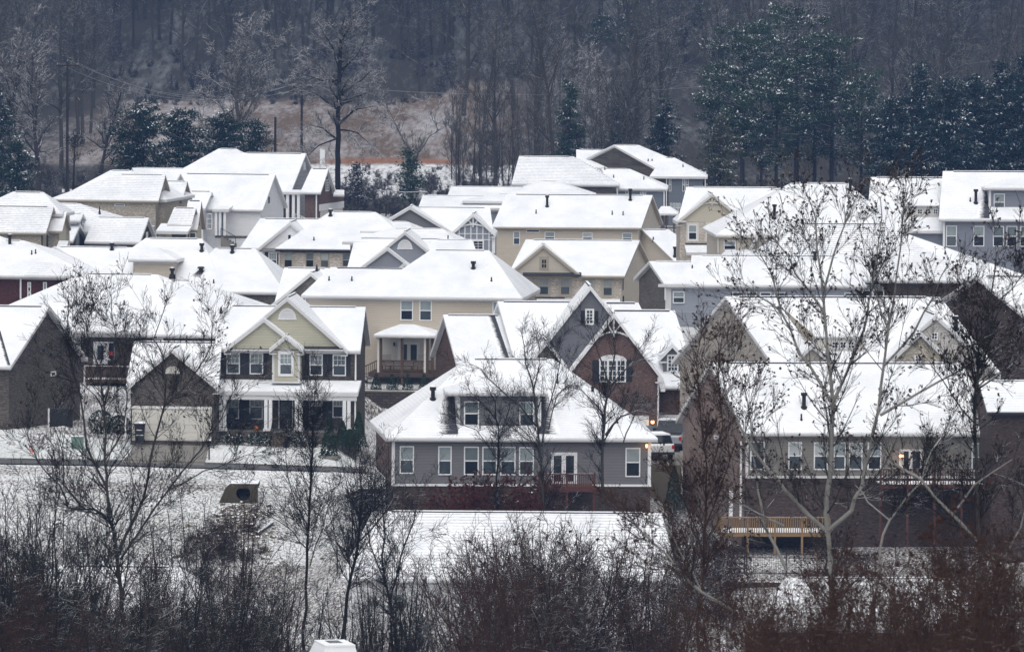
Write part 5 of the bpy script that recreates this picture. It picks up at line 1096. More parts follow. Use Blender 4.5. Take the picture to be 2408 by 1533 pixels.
for i, (u, vb, vt, hw, Y, lab) in enumerate(((1490, 190, -8, 62, 1030, 'pale flat topped pine rising at the top edge of the picture'), (1612, 200, -40, 85, 1020, 'large pine crown cut by the top edge above the big pines'), (1405, 260, 55, 45, 1040, 'small pine in the wood left of the flat topped pine'), (1338, 460, 195, 42, 800, 'slim dark evergreen among the saplings behind the slate roofs'), (1790, 300, 60, 70, 900, 'pine half hidden behind the big pine group'), (1450, 470, 250, 45, 790, 'dark evergreen in shadow behind the taller brick house'), (1560, 470, 230, 55, 800, 'dark evergreen behind the ridge of the taller brick house'))):
    conifer(lab, u, vb, vt, hw, Y, 'pine' if i in (0, 1, 2, 4) else 'cedar', 50 + i, 'pine_tree' if i in (0, 1, 2, 4) else 'evergreen_tree', 'needle' if i not in (5, 6) else 'needle_dark', clear=.35 if i in (0, 1, 2, 4) else .08)
for i, (u, vb, vt, hw, Y, lab) in enumerate(((338, 410, 243, 92, 722, 'broad dark cedar with snow on its boughs left of the big white roofs'), (430, 410, 262, 84, 730, 'dark cedar behind the ridge of the big white house'), (522, 385, 265, 60, 745, 'dark cedar behind the pale leaning sycamore'), (598, 365, 285, 48, 738, 'low dark cedar beside the short utility pole'), (45, 470, 330, 52, 705, 'dark cedar above the far left roof'), (-8, 470, 200, 62, 715, 'tall dark evergreen cut by the left edge'), (965, 470, 350, 36, 742, 'small lone cedar on the snowy slope'), (840, 470, 388, 26, 748, 'bushy little tree beside the big oak on the snowy slope'))):
    conifer(lab, u, vb, vt, hw, Y, 'round' if i < 4 or i == 7 else 'cedar', 70 + i, 'cedar_tree', 'needle_dark' if i in (0, 1, 2, 3, 4, 5) else 'needle' if i == 6 else 'bark_forest', clear=.03)
# ---------------- named bare trees on the far slope
def lone(label, u, vb, vt, Y, seed, S, bark, r0=.3, twig=None, lean=0, name='bare_tree'):
    b = at(u, vb, Y); H = at(u, vt, Y)[2] - b[2]; root = empty(name, b, label, 'tree'); segs, tips = [], []
    grow(segs, tips, (0, 0, -.8), nrm((lean, 0, 1)), H, r0, 0, S, random.Random(seed)); split_parts(root, segs, bark, thick=.05, twig=twig); return root
SO = style(kids=(58, 12, 7), ratio=(.27, .52, .5), ang=1.1, up=.03, bare=.22, rmin=.016, wob=.15)
limb_tree('big dark oak with spreading snow lined boughs in front of the brown field', 'bare_tree', 742, [[(792, 470), (794, 400), (795, 300), (797, 200), (800, 120), (806, 58)], [(795, 330), (760, 302), (722, 292), .4], [(796, 290), (840, 257), (882, 250), .42], [(796, 262), (750, 225), (706, 205), .42], [(797, 225), (850, 190), (884, 160), .4], [(797, 205), (755, 160), (716, 122), .4], [(799, 170), (840, 130), (864, 82), .36], [(800, 140), (772, 95), (752, 60), .34], [(803, 100), (825, 62), (836, 30), .3], [(795, 305), (840, 312), (870, 338), .34], [(795, 325), (750, 342), (726, 366), .34], [(796, 250), (830, 235), (870, 215), .34], [(797, 190), (760, 190), (700, 170), .34]],
    'bark_dark', style(levels=3, rmin=.018, kids=(0, 8, 5), ratio=(0, .52, .5), ang=.75, up=.07, wob=.15, lmin=.5), r0=.40, seed=101, kid=1.9, klen=3.6, twig='bark_snowy')
SW = style(kids=(26, 9, 6), ratio=(.45, .5, .5), ang=.75, up=.10, bare=.2, rmin=.022, wob=.16)
limb_tree('snow whitened sycamore with forked limbs behind the big white roof', 'bare_tree', 752, [[(570, 400), (566, 330), (560, 290)], [(560, 290), (555, 200), (580, 110), (600, 40), .7], [(562, 310), (520, 250), (480, 220), .6], [(560, 300), (600, 230), (640, 190), .6], [(558, 240), (530, 160), (505, 120), .5], [(568, 340), (530, 320), (455, 300), .5], [(566, 330), (530, 360), (500, 390), .4], [(575, 250), (620, 150), (650, 90), .45]], 'bark_snowy', style(levels=3, rmin=.024, kids=(0, 8, 5), ratio=(0, .5, .5), ang=.75, up=.07, wob=.16, lmin=.5), r0=.42, seed=103, kid=1.7, klen=4.2)
limb_tree('thin snow lined tree forking wide above the lone cedar', 'bare_tree', 744, [[(972, 470), (968, 400), (962, 350)], [(962, 350), (920, 280), (880, 250), .6], [(966, 390), (1010, 320), (1065, 290), .6], [(935, 300), (905, 240), .35], [(1030, 310), (1020, 270), (1000, 240), .3]], 'bark_snowy', style(levels=3, rmin=.022, kids=(0, 6, 4), ratio=(0, .5, .5), ang=.7, up=.05, wob=.16, lmin=.5), r0=.2, seed=104, kid=1.4, klen=2.4)
lone('wide crowned grey tree left of the first utility pole', 90, 450, 110, 730, 105, SW, 'bark_forest', .35, 'bark_snowy'); lone('slanting bare tree between the utility pole and the broad cedar', 235, 400, 190, 790, 106, SW, 'bark_forest', .25, 'bark_snowy', .25); lone('tangled bare tree at the left edge above the cedar', 20, 430, 60, 740, 107, SW, 'bark_forest', .3, 'bark_snowy')
lone('small crooked tree beside the far left roof', 172, 432, 300, 715, 108, style(kids=(12, 7, 4), ratio=(.5, .5, .5), ang=.9, rmin=.02, bare=.3), 'bark_dark', .14)
for i, (u, vt, Y) in enumerate(((1310, 95, 860), (1372, 130, 830), (1440, 150, 850))): lone(('pale trunked tree standing tall among the saplings', 'white limbed sycamore behind the slate roofs', 'pale trunked tree left of the taller brick house')[i], u, 470, vt, Y, 110 + i, SW, 'bark_snowy', .22, 'bark_snowy')
for i, (u, vt, Y) in enumerate(((1860, -40, 900), (2100, -20, 930), (1560, 60, 960), (1690, 30, 950))): lone(('spreading pale tree above the big pines', 'pale spreading tree above the dark evergreens', 'fan shaped grey tree below the large pine crown', 'fan shaped grey tree left of the big pines')[i], u, 330, vt, Y, 120 + i, SW, 'bark_far', .3, 'bark_snowy')
# ---------------- the wood: individual trees near its edge, one mass beyond
def forest_proto(seed, H, S, bark, r, twig):
    segs, tips = [], []; grow(segs, tips, (0, 0, -.8), (0, 0, 1), H, r, 0, S, random.Random(seed))
    big = [s[:4] for s in segs if s[2] > .06]; sm = [s[:4] for s in segs if s[2] <= .06]; return big, sm, bark, twig
SFa = style(kids=(17, 9, 6), ratio=(.36, .5, .5), ang=.80, up=.08, bare=.42, rmin=.018, wob=.11); SFb = style(kids=(15, 9, 7), ratio=(.44, .5, .5), ang=.9, up=.06, bare=.34, rmin=.018, wob=.14)
SSap = style(kids=(13, 6, 4), ratio=(.28, .5, .5), ang=.65, up=.08, bare=.25, rmin=.012, wob=.07)
fp = [forest_proto(200 + i, 21 + (i % 3) * 2.5, SFa if i % 2 else SFb, 'bark_far', .27 + .05 * (i % 3), 'bark_far') for i in range(7)]; sp = [forest_proto(220 + i, 13 + i % 3, SSap, 'bark_forest', .085, 'bark_far') for i in range(5)]
fm = [seg_mesh('bare_tree', [(p[0], 5, p[2]), (p[1], 3, p[3])]) for p in fp]; sm_ = [seg_mesh('bare_sapling', [(p[0], 5, p[2]), (p[1], 3, p[3])]) for p in sp]
usedf = set()
def plant(o, X, Y, s, label, group):
    loc = (X, Y, tzf(X, Y) - .3); rz = RN.random() * 6.28
    if o.name in usedf: cp(o, loc, rz, s, label, 'tree', group)
    else: usedf.add(o.name); o.location = loc; o.rotation_euler = (0, 0, rz); o.scale = (s, s, s); tag(o, label, 'tree', group)
def zone(X, Y):
    u = CU + F * X / Y
    return ('left', 'bare grey tree in the wood above the left end of the brown field') if u < 480 else ('mid', 'bare tree in the dark wood directly above the brown field') if u < 1050 else ('saplings', 'bare tree of the wood above the roofs in the middle') if u < 1500 else ('pines', 'bare tree on the hillside above the big pines')
n = 0; cells = set(); tries = 0
while n < 215 and tries < 8000:
    tries += 1; Y = RN.uniform(1000, 1130) if RN.random() < .62 else RN.uniform(775, 1000); X = RN.uniform(-1, 1) * (Y * .0803 + 6); u = CU + F * X / Y
    if Y < 1002 and u < 1075 and not (u < 260 and Y > 800): continue
    if 1600 < u and Y < 815: continue
    c = (int(X / 6), int(Y / 9))
    if c in cells: continue
    cells.add(c); zn, lab = zone(X, Y); plant(fm[RN.randrange(7)], X, Y, RN.uniform(.75, 1.12), lab, 'trees of the wood, ' + {'left': 'left side', 'mid': 'above the field', 'saplings': 'middle', 'pines': 'right side'}[zn]); n += 1
for i in range(62):
    Y = RN.uniform(757, 840); u = RN.uniform(1045, 1500); X = (u - CU) / F * Y; plant(sm_[i % 5], X, Y, RN.uniform(.7, 1.15), 'slender sapling in the dense stand behind the middle roofs', 'slender saplings behind the middle roofs')
def mass(name, protos, pts, mats):
    Vs, Qs, Ms, off = [], [], [], 0; base = []
    for o in protos:
        me = o.data; v = np.empty(len(me.vertices) * 3, np.float32); me.vertices.foreach_get('co', v); q = np.empty(len(me.loops), np.int32); me.loops.foreach_get('vertex_index', q); base.append((v.reshape(-1, 3), q.reshape(-1, 4)))
    for i, (X, Y, z, s, a) in enumerate(pts):
        v, q = base[i % len(base)]; c, sn = math.cos(a), math.sin(a); R = np.array([[c, -sn, 0], [sn, c, 0], [0, 0, 1]]) * s
        Vs.append(v @ R.T + (X, Y, z)); Qs.append(q + off); off += len(v)
    Q = np.concatenate(Qs); o = raw_mesh(name, np.concatenate(Vs), Q, np.zeros(len(Q), int), mats); o['kind'] = 'stuff'; return o
lowS = style(kids=(13, 7, 5), ratio=(.40, .5, .5), ang=.85, up=.07, bare=.36, rmin=.026, wob=.13); lows = []
for i in range(4):
    p = forest_proto(240 + i, 23, lowS, 'bark_far', .28, 'bark_far'); lows.append(seg_mesh('tmp', [(p[0], 4, 'bark_far'), (p[1], 3, 'bark_far')]))
pts = []
while len(pts) < 560:
    Y = RN.uniform(1035, 1300); X = RN.uniform(-1, 1) * (Y * .0803 + 12); pts.append((X, Y, tzf(X, Y) - .3, RN.uniform(.75, 1.15), RN.random() * 6.28))
mass('far_woods', lows, pts, ['bark_far'])
for o in lows: bpy.data.objects.remove(o)
# undergrowth: low twigs nobody could count
bp = [mk(260 + i, 2.4, 6, 'bark_forest', rmin=.012) for i in range(3)]; pts = []
def under(n, ur, Yr, sr):
    for i in range(n): Y = RN.uniform(*Yr); u = RN.uniform(*ur); X = (u - CU) / F * Y; pts.append((X, Y, tzf(X, Y) - .1, RN.uniform(*sr), RN.random() * 6.28))
under(95, (800, 1330), (738, 790), (.6, 1.2)); under(26, (640, 1100), (790, 848), (.3, .5)); under(70, (60, 700), (735, 800), (.7, 1.5)); under(60, (300, 1100), (985, 1002), (.4, .8)); under(80, (1050, 2420), (765, 900), (.7, 1.5)); under(70, (0, 1300), (1000, 1040), (.8, 1.6))
mass('undergrowth', bp, pts, ['bark_forest'])
for o in bp: bpy.data.objects.remove(o)
# ================================================================== SMALL THINGS
def ground_pt(ctx, px, py, Yr=(330, 520)):
    u, v = zu(ctx, px, py); d = ray(u, v); lo, hi = Yr
    for _ in range(40):
        m = (lo + hi) / 2; p = d * (m / d[1])
        if p[2] > tzf(p[0], p[1]): lo = m
        else: hi = m
    p = d * (hi / d[1]); p[2] = tzf(p[0], p[1]); return p
def W(h, ctx, px, py, y): h.ctx = ctx; q = h.hit(px, py, (0, y), (1, 0)); return np.array([h.ca * q[0] - h.sa * q[1], h.sa * q[0] + h.ca * q[1], q[2]]) + h.O
# ---- retaining wall, fence and shrubs behind the tan house
h = H_TAN
a = W(h, 'd3', 150, 882, -7.5); b = W(h, 'd3', 690, 886, -7.5); dv = b - a; L = np.linalg.norm(dv[:2]); dv[2] = 0; dv /= L
rw = empty('retaining_wall', a * (1, 1, 0) + (0, 0, a[2] - 3.2), 'brown block retaining wall under the black fence behind the porch', 'retaining wall')
m = MB(); m.obox((0, 0, 0), dv * L, np.array([-dv[1], dv[0], 0]) * .5, (0, 0, 3.1), 'bk_wall'); m.build('block_face', rw); m = MB(); m.obox(np.array([dv[1], -dv[0], 0]) * .04 + (0, 0, 3.103), dv * L, np.array([-dv[1], dv[0], 0]) * .58, (0, 0, .14), 'concrete_dk', 'snow'); m.build('coping', rw)
m = MB(); n3 = np.array([-dv[1], dv[0], 0]); m.face([a + n3 * .5 + (0, 0, -.02), a + dv * L + n3 * .5 + (0, 0, -.02), a + dv * L + n3 * 7.0 + (0, 0, .5), a + n3 * 7.0 + (0, 0, .5)], 'snow_lawn'); o = m.build('yard'); o['kind'] = 'structure'
def fence(label, a, b, H, gap=.11, group=None):
    a = np.asarray(a, float); b = np.asarray(b, float); d = b - a; L = np.linalg.norm(d); f = empty('metal_fence', a, label, 'fence', group); n = int(L / gap); m = MB()
    for k in (.1, H * .82, H): m.tube([(0, 0, k), tuple(d + (0, 0, k))], .022, 'black', 4)
    for i in range(n + 1): p = d * i / n; m.tube([p + (0, 0, .02), p + (0, 0, H)], .010, 'black', 3)
    m.build('railing_panel', f); k = max(2, int(L / 2.4) + 1)
    for i in range(k): p = d * i / (k - 1); q = MB(); q.box(p[0] - .035, p[0] + .035, p[1] - .035, p[1] + .035, p[2] - .3, p[2] + H + .1, 'black'); q.build('post', f)
fence('black metal fence on top of the block retaining wall', a + n3 * .25 + (0, 0, .02), a + dv * L + n3 * .25 + (0, 0, .02), 1.3)
def bush(label, p, H, Wd, mat, seed, cone=False, group=None, name='shrub', cat='shrub', n=700, sz=.07):
    g = np.random.default_rng(seed); t = g.uniform(0, 1, n); az = g.uniform(0, 6.283, n)
    rad_ = (Wd * (1 - t) ** .8 + .04 if cone else Wd * np.sqrt(np.clip(1 - (2 * t - .85) ** 2 / 1.35, .05, 1))) * g.uniform(.72, 1.05, n) ** .5
    P = np.stack([np.cos(az) * rad_, np.sin(az) * rad_, t * H], 1); o = np.stack([np.cos(az), np.sin(az), .5 + 0 * az], 1) + g.normal(0, .6, (n, 3)); o /= np.linalg.norm(o, axis=1)[:, None]; b = np.cross(o, g.normal(0, 1, (n, 3))); b /= np.linalg.norm(b, axis=1)[:, None]; c = np.cross(b, o); s = (sz * g.uniform(.6, 1.4, n))[:, None]
    V = np.stack([P - b * s, P + c * s * .6, P + b * s, P - c * s * .6], 1).reshape(-1, 3)
    r = empty(name, p, label, cat, group); raw_mesh('foliage', V, np.arange(4 * n).reshape(-1, 4), np.zeros(n, int), [mat], r); m = MB(); m.tube([(0, 0, -.3), (0, 0, H * .6)], [.05, .02], 'bark_dark', 6); m.build('stem', r); return r
for i, (px, lab) in enumerate(((260, 'leftmost'), (378, 'second from left'), (497, 'third from left'), (617, 'rightmost'))):
    bush('small cone shaped evergreen behind the black fence, %s of four' % lab, W(h, 'd3', px, 872, -6.6), 1.25, .42, 'shrub_green', 300 + i, True, 'cone shaped evergreens behind the fence', 'conical_shrub', n=900, sz=.05)
def chair(label, p, mat, rz=0, s=1, group=None):
    r = empty('patio_chair', p, label, 'chair', group, rz); r.scale = (s, s, s)
    m = MB(); m.box(-.3, .3, -.3, .3, .38, .46, mat); m.build('seat', r); m = MB(); m.obox((-.3, .26, .46), (.6, 0, 0), (0, .06, 0), (0, .14, .6), mat); m.build('backrest', r)
    for x in (-.28, .28):
        for y in (-.28, .28): m = MB(); m.tube([(x, y, 0), (x * .95, y * .95, .4)], .025, 'black', 6); m.build('leg', r)
        m = MB(); m.tube([(x, -.28, .4), (x, -.28, .62), (x, .28, .66)], .025, 'black', 6); m.build('armrest', r)
h.ctx = 'd3'; zf = h.P(400, 742, -2.5)[1]
for px, lab, rz in ((350, 'pale cushioned patio chair at the left of the covered porch', .4), (585, 'pale cushioned patio chair at the right of the covered porch', -.4)): p = W(h, 'd3', px, 700, -2.2); p[2] = h.O[2] + zf + .0; chair(lab, p, 'fabric', rz + h.a, 1.25)
p = W(h, 'd3', 445, 700, -2.5); p[2] = h.O[2] + zf; t = empty('patio_table', p, 'low dark patio table in the middle of the covered porch', 'table'); m = MB(); m.box(-1.1, 1.1, -.4, .4, .50, .58, 'wood_brown', 'snow'); m.build('table_top', t)
for x in (-.9, .9): m = MB(); m.tube([(x, 0, 0), (x * .9, 0, .5)], .06, 'wood_brown', 6); m.build('leg', t)
# ---- front yard of the sage gabled house
h = H_SAGE; GP = lambda c, x, y: ground_pt(c, x, y, (415, 445))
for i, (px, py, wd, lab) in enumerate(((330, 1268, .26, 'leftmost round boxwood under the porch, half behind the garage corner'), (420, 1272, .42, 'snow capped round boxwood, second from left under the porch'), (510, 1274, .40, 'snow capped round boxwood, third from left under the porch'), (610, 1274, .40, 'snow capped round boxwood, fourth from left under the porch'), (668, 1276, .40, 'snow capped boxwood touching its neighbour left of the steps'), (712, 1278, .42, 'snow capped boxwood right beside the steps on the left'), (938, 1278, .48, 'snow capped boxwood right beside the steps on the right'), (975, 1280, .40, 'snow capped boxwood right of the larger one by the steps'), (1060, 1290, .3, 'small snowy boxwood before the right porch window'))):
    bush(lab, W(h, 'd2', px, py + 4, -3.6), wd * 1.9, wd, 'boxleaf', 320 + i, False, 'boxwoods along the porch', 'boxwood', n=520, sz=.06)
for i, (px, py, H, wd, lab) in enumerate(((1285, 1290, 1.7, .55, 'dark upright evergreen at the right end of the porch'), (1340, 1300, 1.2, .45, 'low snowy evergreen between the two upright ones'), (1405, 1300, 2.4, .6, 'tall dark evergreen at the right front corner of the house'))): bush(lab, W(h, 'd2', px, py, -3.4), H, wd, 'shrub_green', 340 + i, i != 1, None, 'evergreen_shrub', n=1300, sz=.07)
p = GP('d2', 1185, 1390); bush('broad leaved magnolia like bush standing in a stone ring on the lawn', p, 2.9, .62, 'shrub_green', 350, True, None, 'magnolia', 'tree', n=1100, sz=.10)
m = MB(); N = 20
for k in range(N):
    t0, t1 = 2 * math.pi * k / N, 2 * math.pi * (k + 1) / N; c = lambda t, r, z: (r * math.cos(t), r * math.sin(t), z)
    m.face([c(t0, .75, 0), c(t1, .75, 0), c(t1, .75, .24), c(t0, .75, .24)], 'concrete'); m.face([c(t0, .75, .24), c(t1, .75, .24), c(t1, .58, .24), c(t0, .58, .24)], 'concrete'); m.face([c(t0, .58, .2), c(t1, .58, .2), (0, 0, .2)], 'snow')
o = m.build('planter_ring'); o.location = p; tag(o, 'low stone ring round the magnolia like bush', 'planter')
p = W(h, 'd2', 865, 1300, -4.6); m = MB(); m.tube([(0, 0, 0), (0, 0, .38)], [.22, .33], 'black', 12); o = m.build('flower_pot'); o.location = p; tag(o, 'dark planter pot at the right foot of the porch steps', 'pot')
a, b = W(h, 'd2', 285, 1300, -4.4), W(h, 'd2', 905, 1304, -4.4); m = MB(); d = b - a; m.obox((0, 0, -.6), d * (1, 1, 0), (-.05, .22, 0), (0, 0, .62), 'concrete_dk', 'snow'); o = m.build('garden_edging'); o.location = a; tag(o, 'low block edging with snow on top along the porch bed', 'garden wall')
h.ctx = 'd2'; pf = h.P(600, 1176, -2)[1]
for px, lab, rz in ((470, 'dark porch chair at the left, turned to the steps', .5), (560, 'dark porch chair beside the left porch columns', -.3)): p = W(h, 'd2', px, 1150, -1.1); p[2] = h.O[2] + pf; chair(lab, p, 'shutter', rz, 1.0)
p = W(h, 'd2', 1045, 1150, -.9); p[2] = h.O[2] + pf; t = empty('porch_bench', p, 'dark porch bench with a yellow cushion by the right window', 'bench'); m = MB(); m.box(-.6, .6, -.25, .25, .36, .44, 'shutter'); m.build('seat', t); m = MB(); m.box(-.6, .6, .2, .26, .44, .95, 'shutter'); m.build('backrest', t); m = MB(); m.box(-.28, .28, -.2, .2, .443, .53, 'wood_yellow'); m.build('cushion', t)
for x in (-.5, .5): m = MB(); m.box(x - .04, x + .04, -.22, .22, 0, .358, 'shutter'); m.build('leg', t)
p = W(h, 'd2', 640, 1165, -1.9); p[2] = h.O[2] + pf; t = empty('pumpkin', p, 'small orange pumpkin on the porch floor left of the columns', 'pumpkin'); m = MB(); m.tube([(0, 0, 0), (0, 0, .06), (0, 0, .16), (0, 0, .26), (0, 0, .3)], [.1, .17, .19, .14, .04], 'pumpkin', 12); m.build('body', t, True); m = MB(); m.tube([(0, 0, .29), (.02, 0, .36)], .02, 'wood_brown', 5); m.build('stalk', t)
p = W(h, 'd1', 1046, 1272, -5.6); t = empty('trash_bin', p, 'dark wheeled trash bin with snow on its lid beside the garage door', 'bin')
m = MB(); V = [(-.28, -.3, .1), (.28, -.3, .1), (.28, .3, .1), (-.28, .3, .1), (-.36, -.4, 1.3), (.36, -.4, 1.3), (.36, .4, 1.3), (-.36, .4, 1.3)]
for q in ((0, 1, 5, 4), (1, 2, 6, 5), (2, 3, 7, 6), (3, 0, 4, 7), (3, 2, 1, 0), (4, 5, 6, 7)): m.face([V[i] for i in q], 'shutter')
m.box(-.26, .26, -.36, -.33, .55, .6, 'trim'); m.box(-.2, .2, -.39, -.36, .9, .96, 'trim'); m.build('body', t); m = MB(); m.box(-.39, .39, -.44, .44, 1.303, 1.38, 'shutter', 'snow'); m.box(-.36, .36, -.4, .4, 1.383, 1.46, 'snow'); m.build('lid', t)
for x in (-.3, .3): m = MB(); m.tube([(x - .04, .3, .13), (x + .04, .3, .13)], .13, 'rubber', 12); m.build('wheel', t)
p = GP('d1', 1565, 1400); t = empty('mailbox', p, 'dark mailbox on a post beside the driveway end', 'mailbox'); m = MB(); m.box(-.05, .05, -.05, .05, -.2, 1.05, 'black'); m.build('post', t); m = MB(); m.box(-.13, .13, -.28, .24, 1.053, 1.22, 'black'); m.tube([(0, -.28, 1.22), (0, .24, 1.22)], .13, 'black', 12); m.build('box', t); m = MB(); m.box(-.11, .11, -.26, .22, 1.353, 1.40, 'snow'); m.build('snow_cap', t)
p = GP('d1', 580, 1315); t = empty('utility_box', p, 'pale green utility box on the lawn left of the driveway', 'utility box'); m = MB(); m.box(-.4, .4, -.35, .35, -.1, .8, 'utility'); m.build('cabinet', t); m = MB(); m.box(-.43, .43, -.38, .38, .803, .87, 'utility', 'snow'); m.build('lid', t)
p = GP('d1', 232, 1362); t = empty('marker_stake', p, 'bright red orange marker stakes in the snow by the road', 'marker'); m = MB(); m.tube([(0, 0, -.2), (.02, 0, .85)], .035, 'orange', 6); m.build('stake', t); m = MB(); m.tube([(.1, .05, -.2), (.07, .05, .6)], .03, 'orange', 6); m.build('stake', t)
a, b = W(h, 'd1', 372, 1012, -1.5), W(h, 'd1', 545, 1022, -1.5); t = empty('screen_panel', (a[0], a[1], tzf(a[0], a[1])), 'dark screen panel with a pale post beside the left brick gable', 'fence'); m = MB(); m.obox((0, 0, -.3), (b - a) * (1, 1, 0), (0, .06, 0), (0, 0, a[2] - tzf(a[0], a[1]) + .3), 'black', 'snow'); m.build('panel', t); m = MB(); m.box(-.12, -.003, -.06, .06, -.3, a[2] - tzf(a[0], a[1]), 'trim'); m.build('post', t)
p = GP('d1', 15, 1185); bush('yellow green shrub at the left edge by the brick wall', p + (0, 4, 0), 1.2, .7, 'needle_olive', 361, False, None, 'shrub', n=700)
p = GP('d1', 60, 1185); bush('dark evergreen shrub at the corner of the left brick gable', p + (0, 4, 0), 2.6, .6, 'shrub_green', 362, True, None, 'evergreen_shrub', n=1000)
for i, (px, py, H, lab) in enumerate(((720, 1150, 1.6, 'dark hedge shrub between the left gable and the garage, left one'), (860, 1165, 1.4, 'dark hedge shrub between the left gable and the garage, right one'))): bush(lab, GP('d1', px, py + 90) + (0, 5, 0), H, .9, 'shrub_green', 364 + i, False, None, 'hedge_shrub', n=900)
# ---- culvert headwall in the verge and its rocky creek
p = ground_pt('u', 572, 1184, (340, 440)); s_ = F / p[1]; cw = empty('culvert_headwall', p, 'concrete culvert headwall with a dark round pipe mouth in the snowy bank', 'culvert')
m = MB(); N = 24; R_ = .46; w0, w1, z1, pz = -.85, .95, 1.3, .66
ring = [(R_ * math.cos(2 * math.pi * k / N), R_ * math.sin(2 * math.pi * k / N) + pz) for k in range(N)]
def sq(k):
    c, s2 = math.cos(2 * math.pi * k / N), math.sin(2 * math.pi * k / N); q = min(((w1 if c > 0 else -w0) / abs(c)) if abs(c) > 1e-6 else 9, ((z1 - pz) if s2 > 0 else pz + .6) / abs(s2) if abs(s2) > 1e-6 else 9); return (c * q, s2 * q + pz)
for k in range(N):
    a_, b_, c_, d_ = ring[k], ring[(k + 1) % N], sq((k + 1) % N), sq(k); m.face([(a_[0], 0, a_[1]), (b_[0], 0, b_[1]), (c_[0], 0, c_[1]), (d_[0], 0, d_[1])], 'culvert')
m.box(w0, w1, .003, 3.0, z1 - .3, z1, 'culvert', 'snow'); wing = [(w0 - 1.0, -.6), (w0 - .003, -.6), (w0 - .003, z1), (w0 - .3, z1 - .25)]
m.face([(x, .02, z) for x, z in wing], 'culvert'); m.face([(x, .4, z) for x, z in wing], 'culvert')
for i in range(4): a_, b_ = wing[i], wing[(i + 1) % 4]; m.face([(a_[0], .02, a_[1]), (b_[0], .02, b_[1]), (b_[0], .4, b_[1]), (a_[0], .4, a_[1])], 'snow' if i == 2 else 'culvert')
m.build('headwall', cw)
m = MB()
for k in range(N): a_, b_ = ring[k], ring[(k + 1) % N]; m.face([(a_[0], 0, a_[1]), (b_[0], 0, b_[1]), (b_[0], 2.2, b_[1]), (a_[0], 2.2, a_[1])], 'culvert')
m.face([(x, 2.2, z) for x, z in ring], 'black'); m.build('pipe', cw)
g = np.random.default_rng(5); m = MB()
sheet('creek_bed', [[(548, 1188), (612, 1187)], [(440, 1330), (610, 1330)]], 'creek' if 'creek' in MATS else 'bark_brown', (340, 440), dz=.07)
for i in range(620):
    t = g.random(); u = 580 + (530 - 580) * t + g.normal(0, 26 + 44 * t); v = 1188 + 140 * t + g.normal(0, 4); q = ground_pt('u', u, v, (340, 440)); r = g.uniform(.07, .26)
    V = [q + np.array([math.cos(6.283 * k / 6) * r * g.uniform(.7, 1.2), math.sin(6.283 * k / 6) * r * g.uniform(.7, 1.2), g.uniform(-.05, .1) * r]) for k in range(6)]; tp = [q + (v_ - q) * .55 + (0, 0, r * g.uniform(.4, .8)) for v_ in V]; mt = ('concrete_dk', 'bk_dark2', 'concrete')[int(g.integers(3))]
    for k in range(6): m.face([V[k], V[(k + 1) % 6], tp[(k + 1) % 6], tp[k]], mt)
    m.face(tp, 'snow' if g.random() < .7 else mt)
o = m.build('creek_rocks'); o['kind'] = 'stuff'
for i, (u0, v0, u1, v1) in enumerate(((640, 1235, 605, 1262), (600, 1250, 618, 1222))):
    a, b = ground_pt('u', u0, v0, (340, 440)), ground_pt('u', u1, v1, (340, 440)); m = MB(); m.tube([(0, 0, .2), tuple(b - a + (0, 0, .25))], [.14, .08], 'bark_snowy', 7); o = m.build('fallen_branch'); o.location = a; tag(o, ('snowy fallen branch lying across the right side of the creek rocks', 'short snowy branch sticking up from the creek rocks')[i], 'branch')
# steps of dark blocks left of the grey house
p = ground_pt('u', 826, 1166, (370, 430)); t = empty('block_wall', p, 'stepped dark block wall end on the slope left of the grey house', 'retaining wall')
for i in range(4): m = MB(); m.box(-.9 + .45 * i, 2.4, 0, .5, -.4 + .22 * i, -.18 + .22 * i - .003, 'bk_umber', 'snow' if i == 3 else None); m.build('block_course', t)
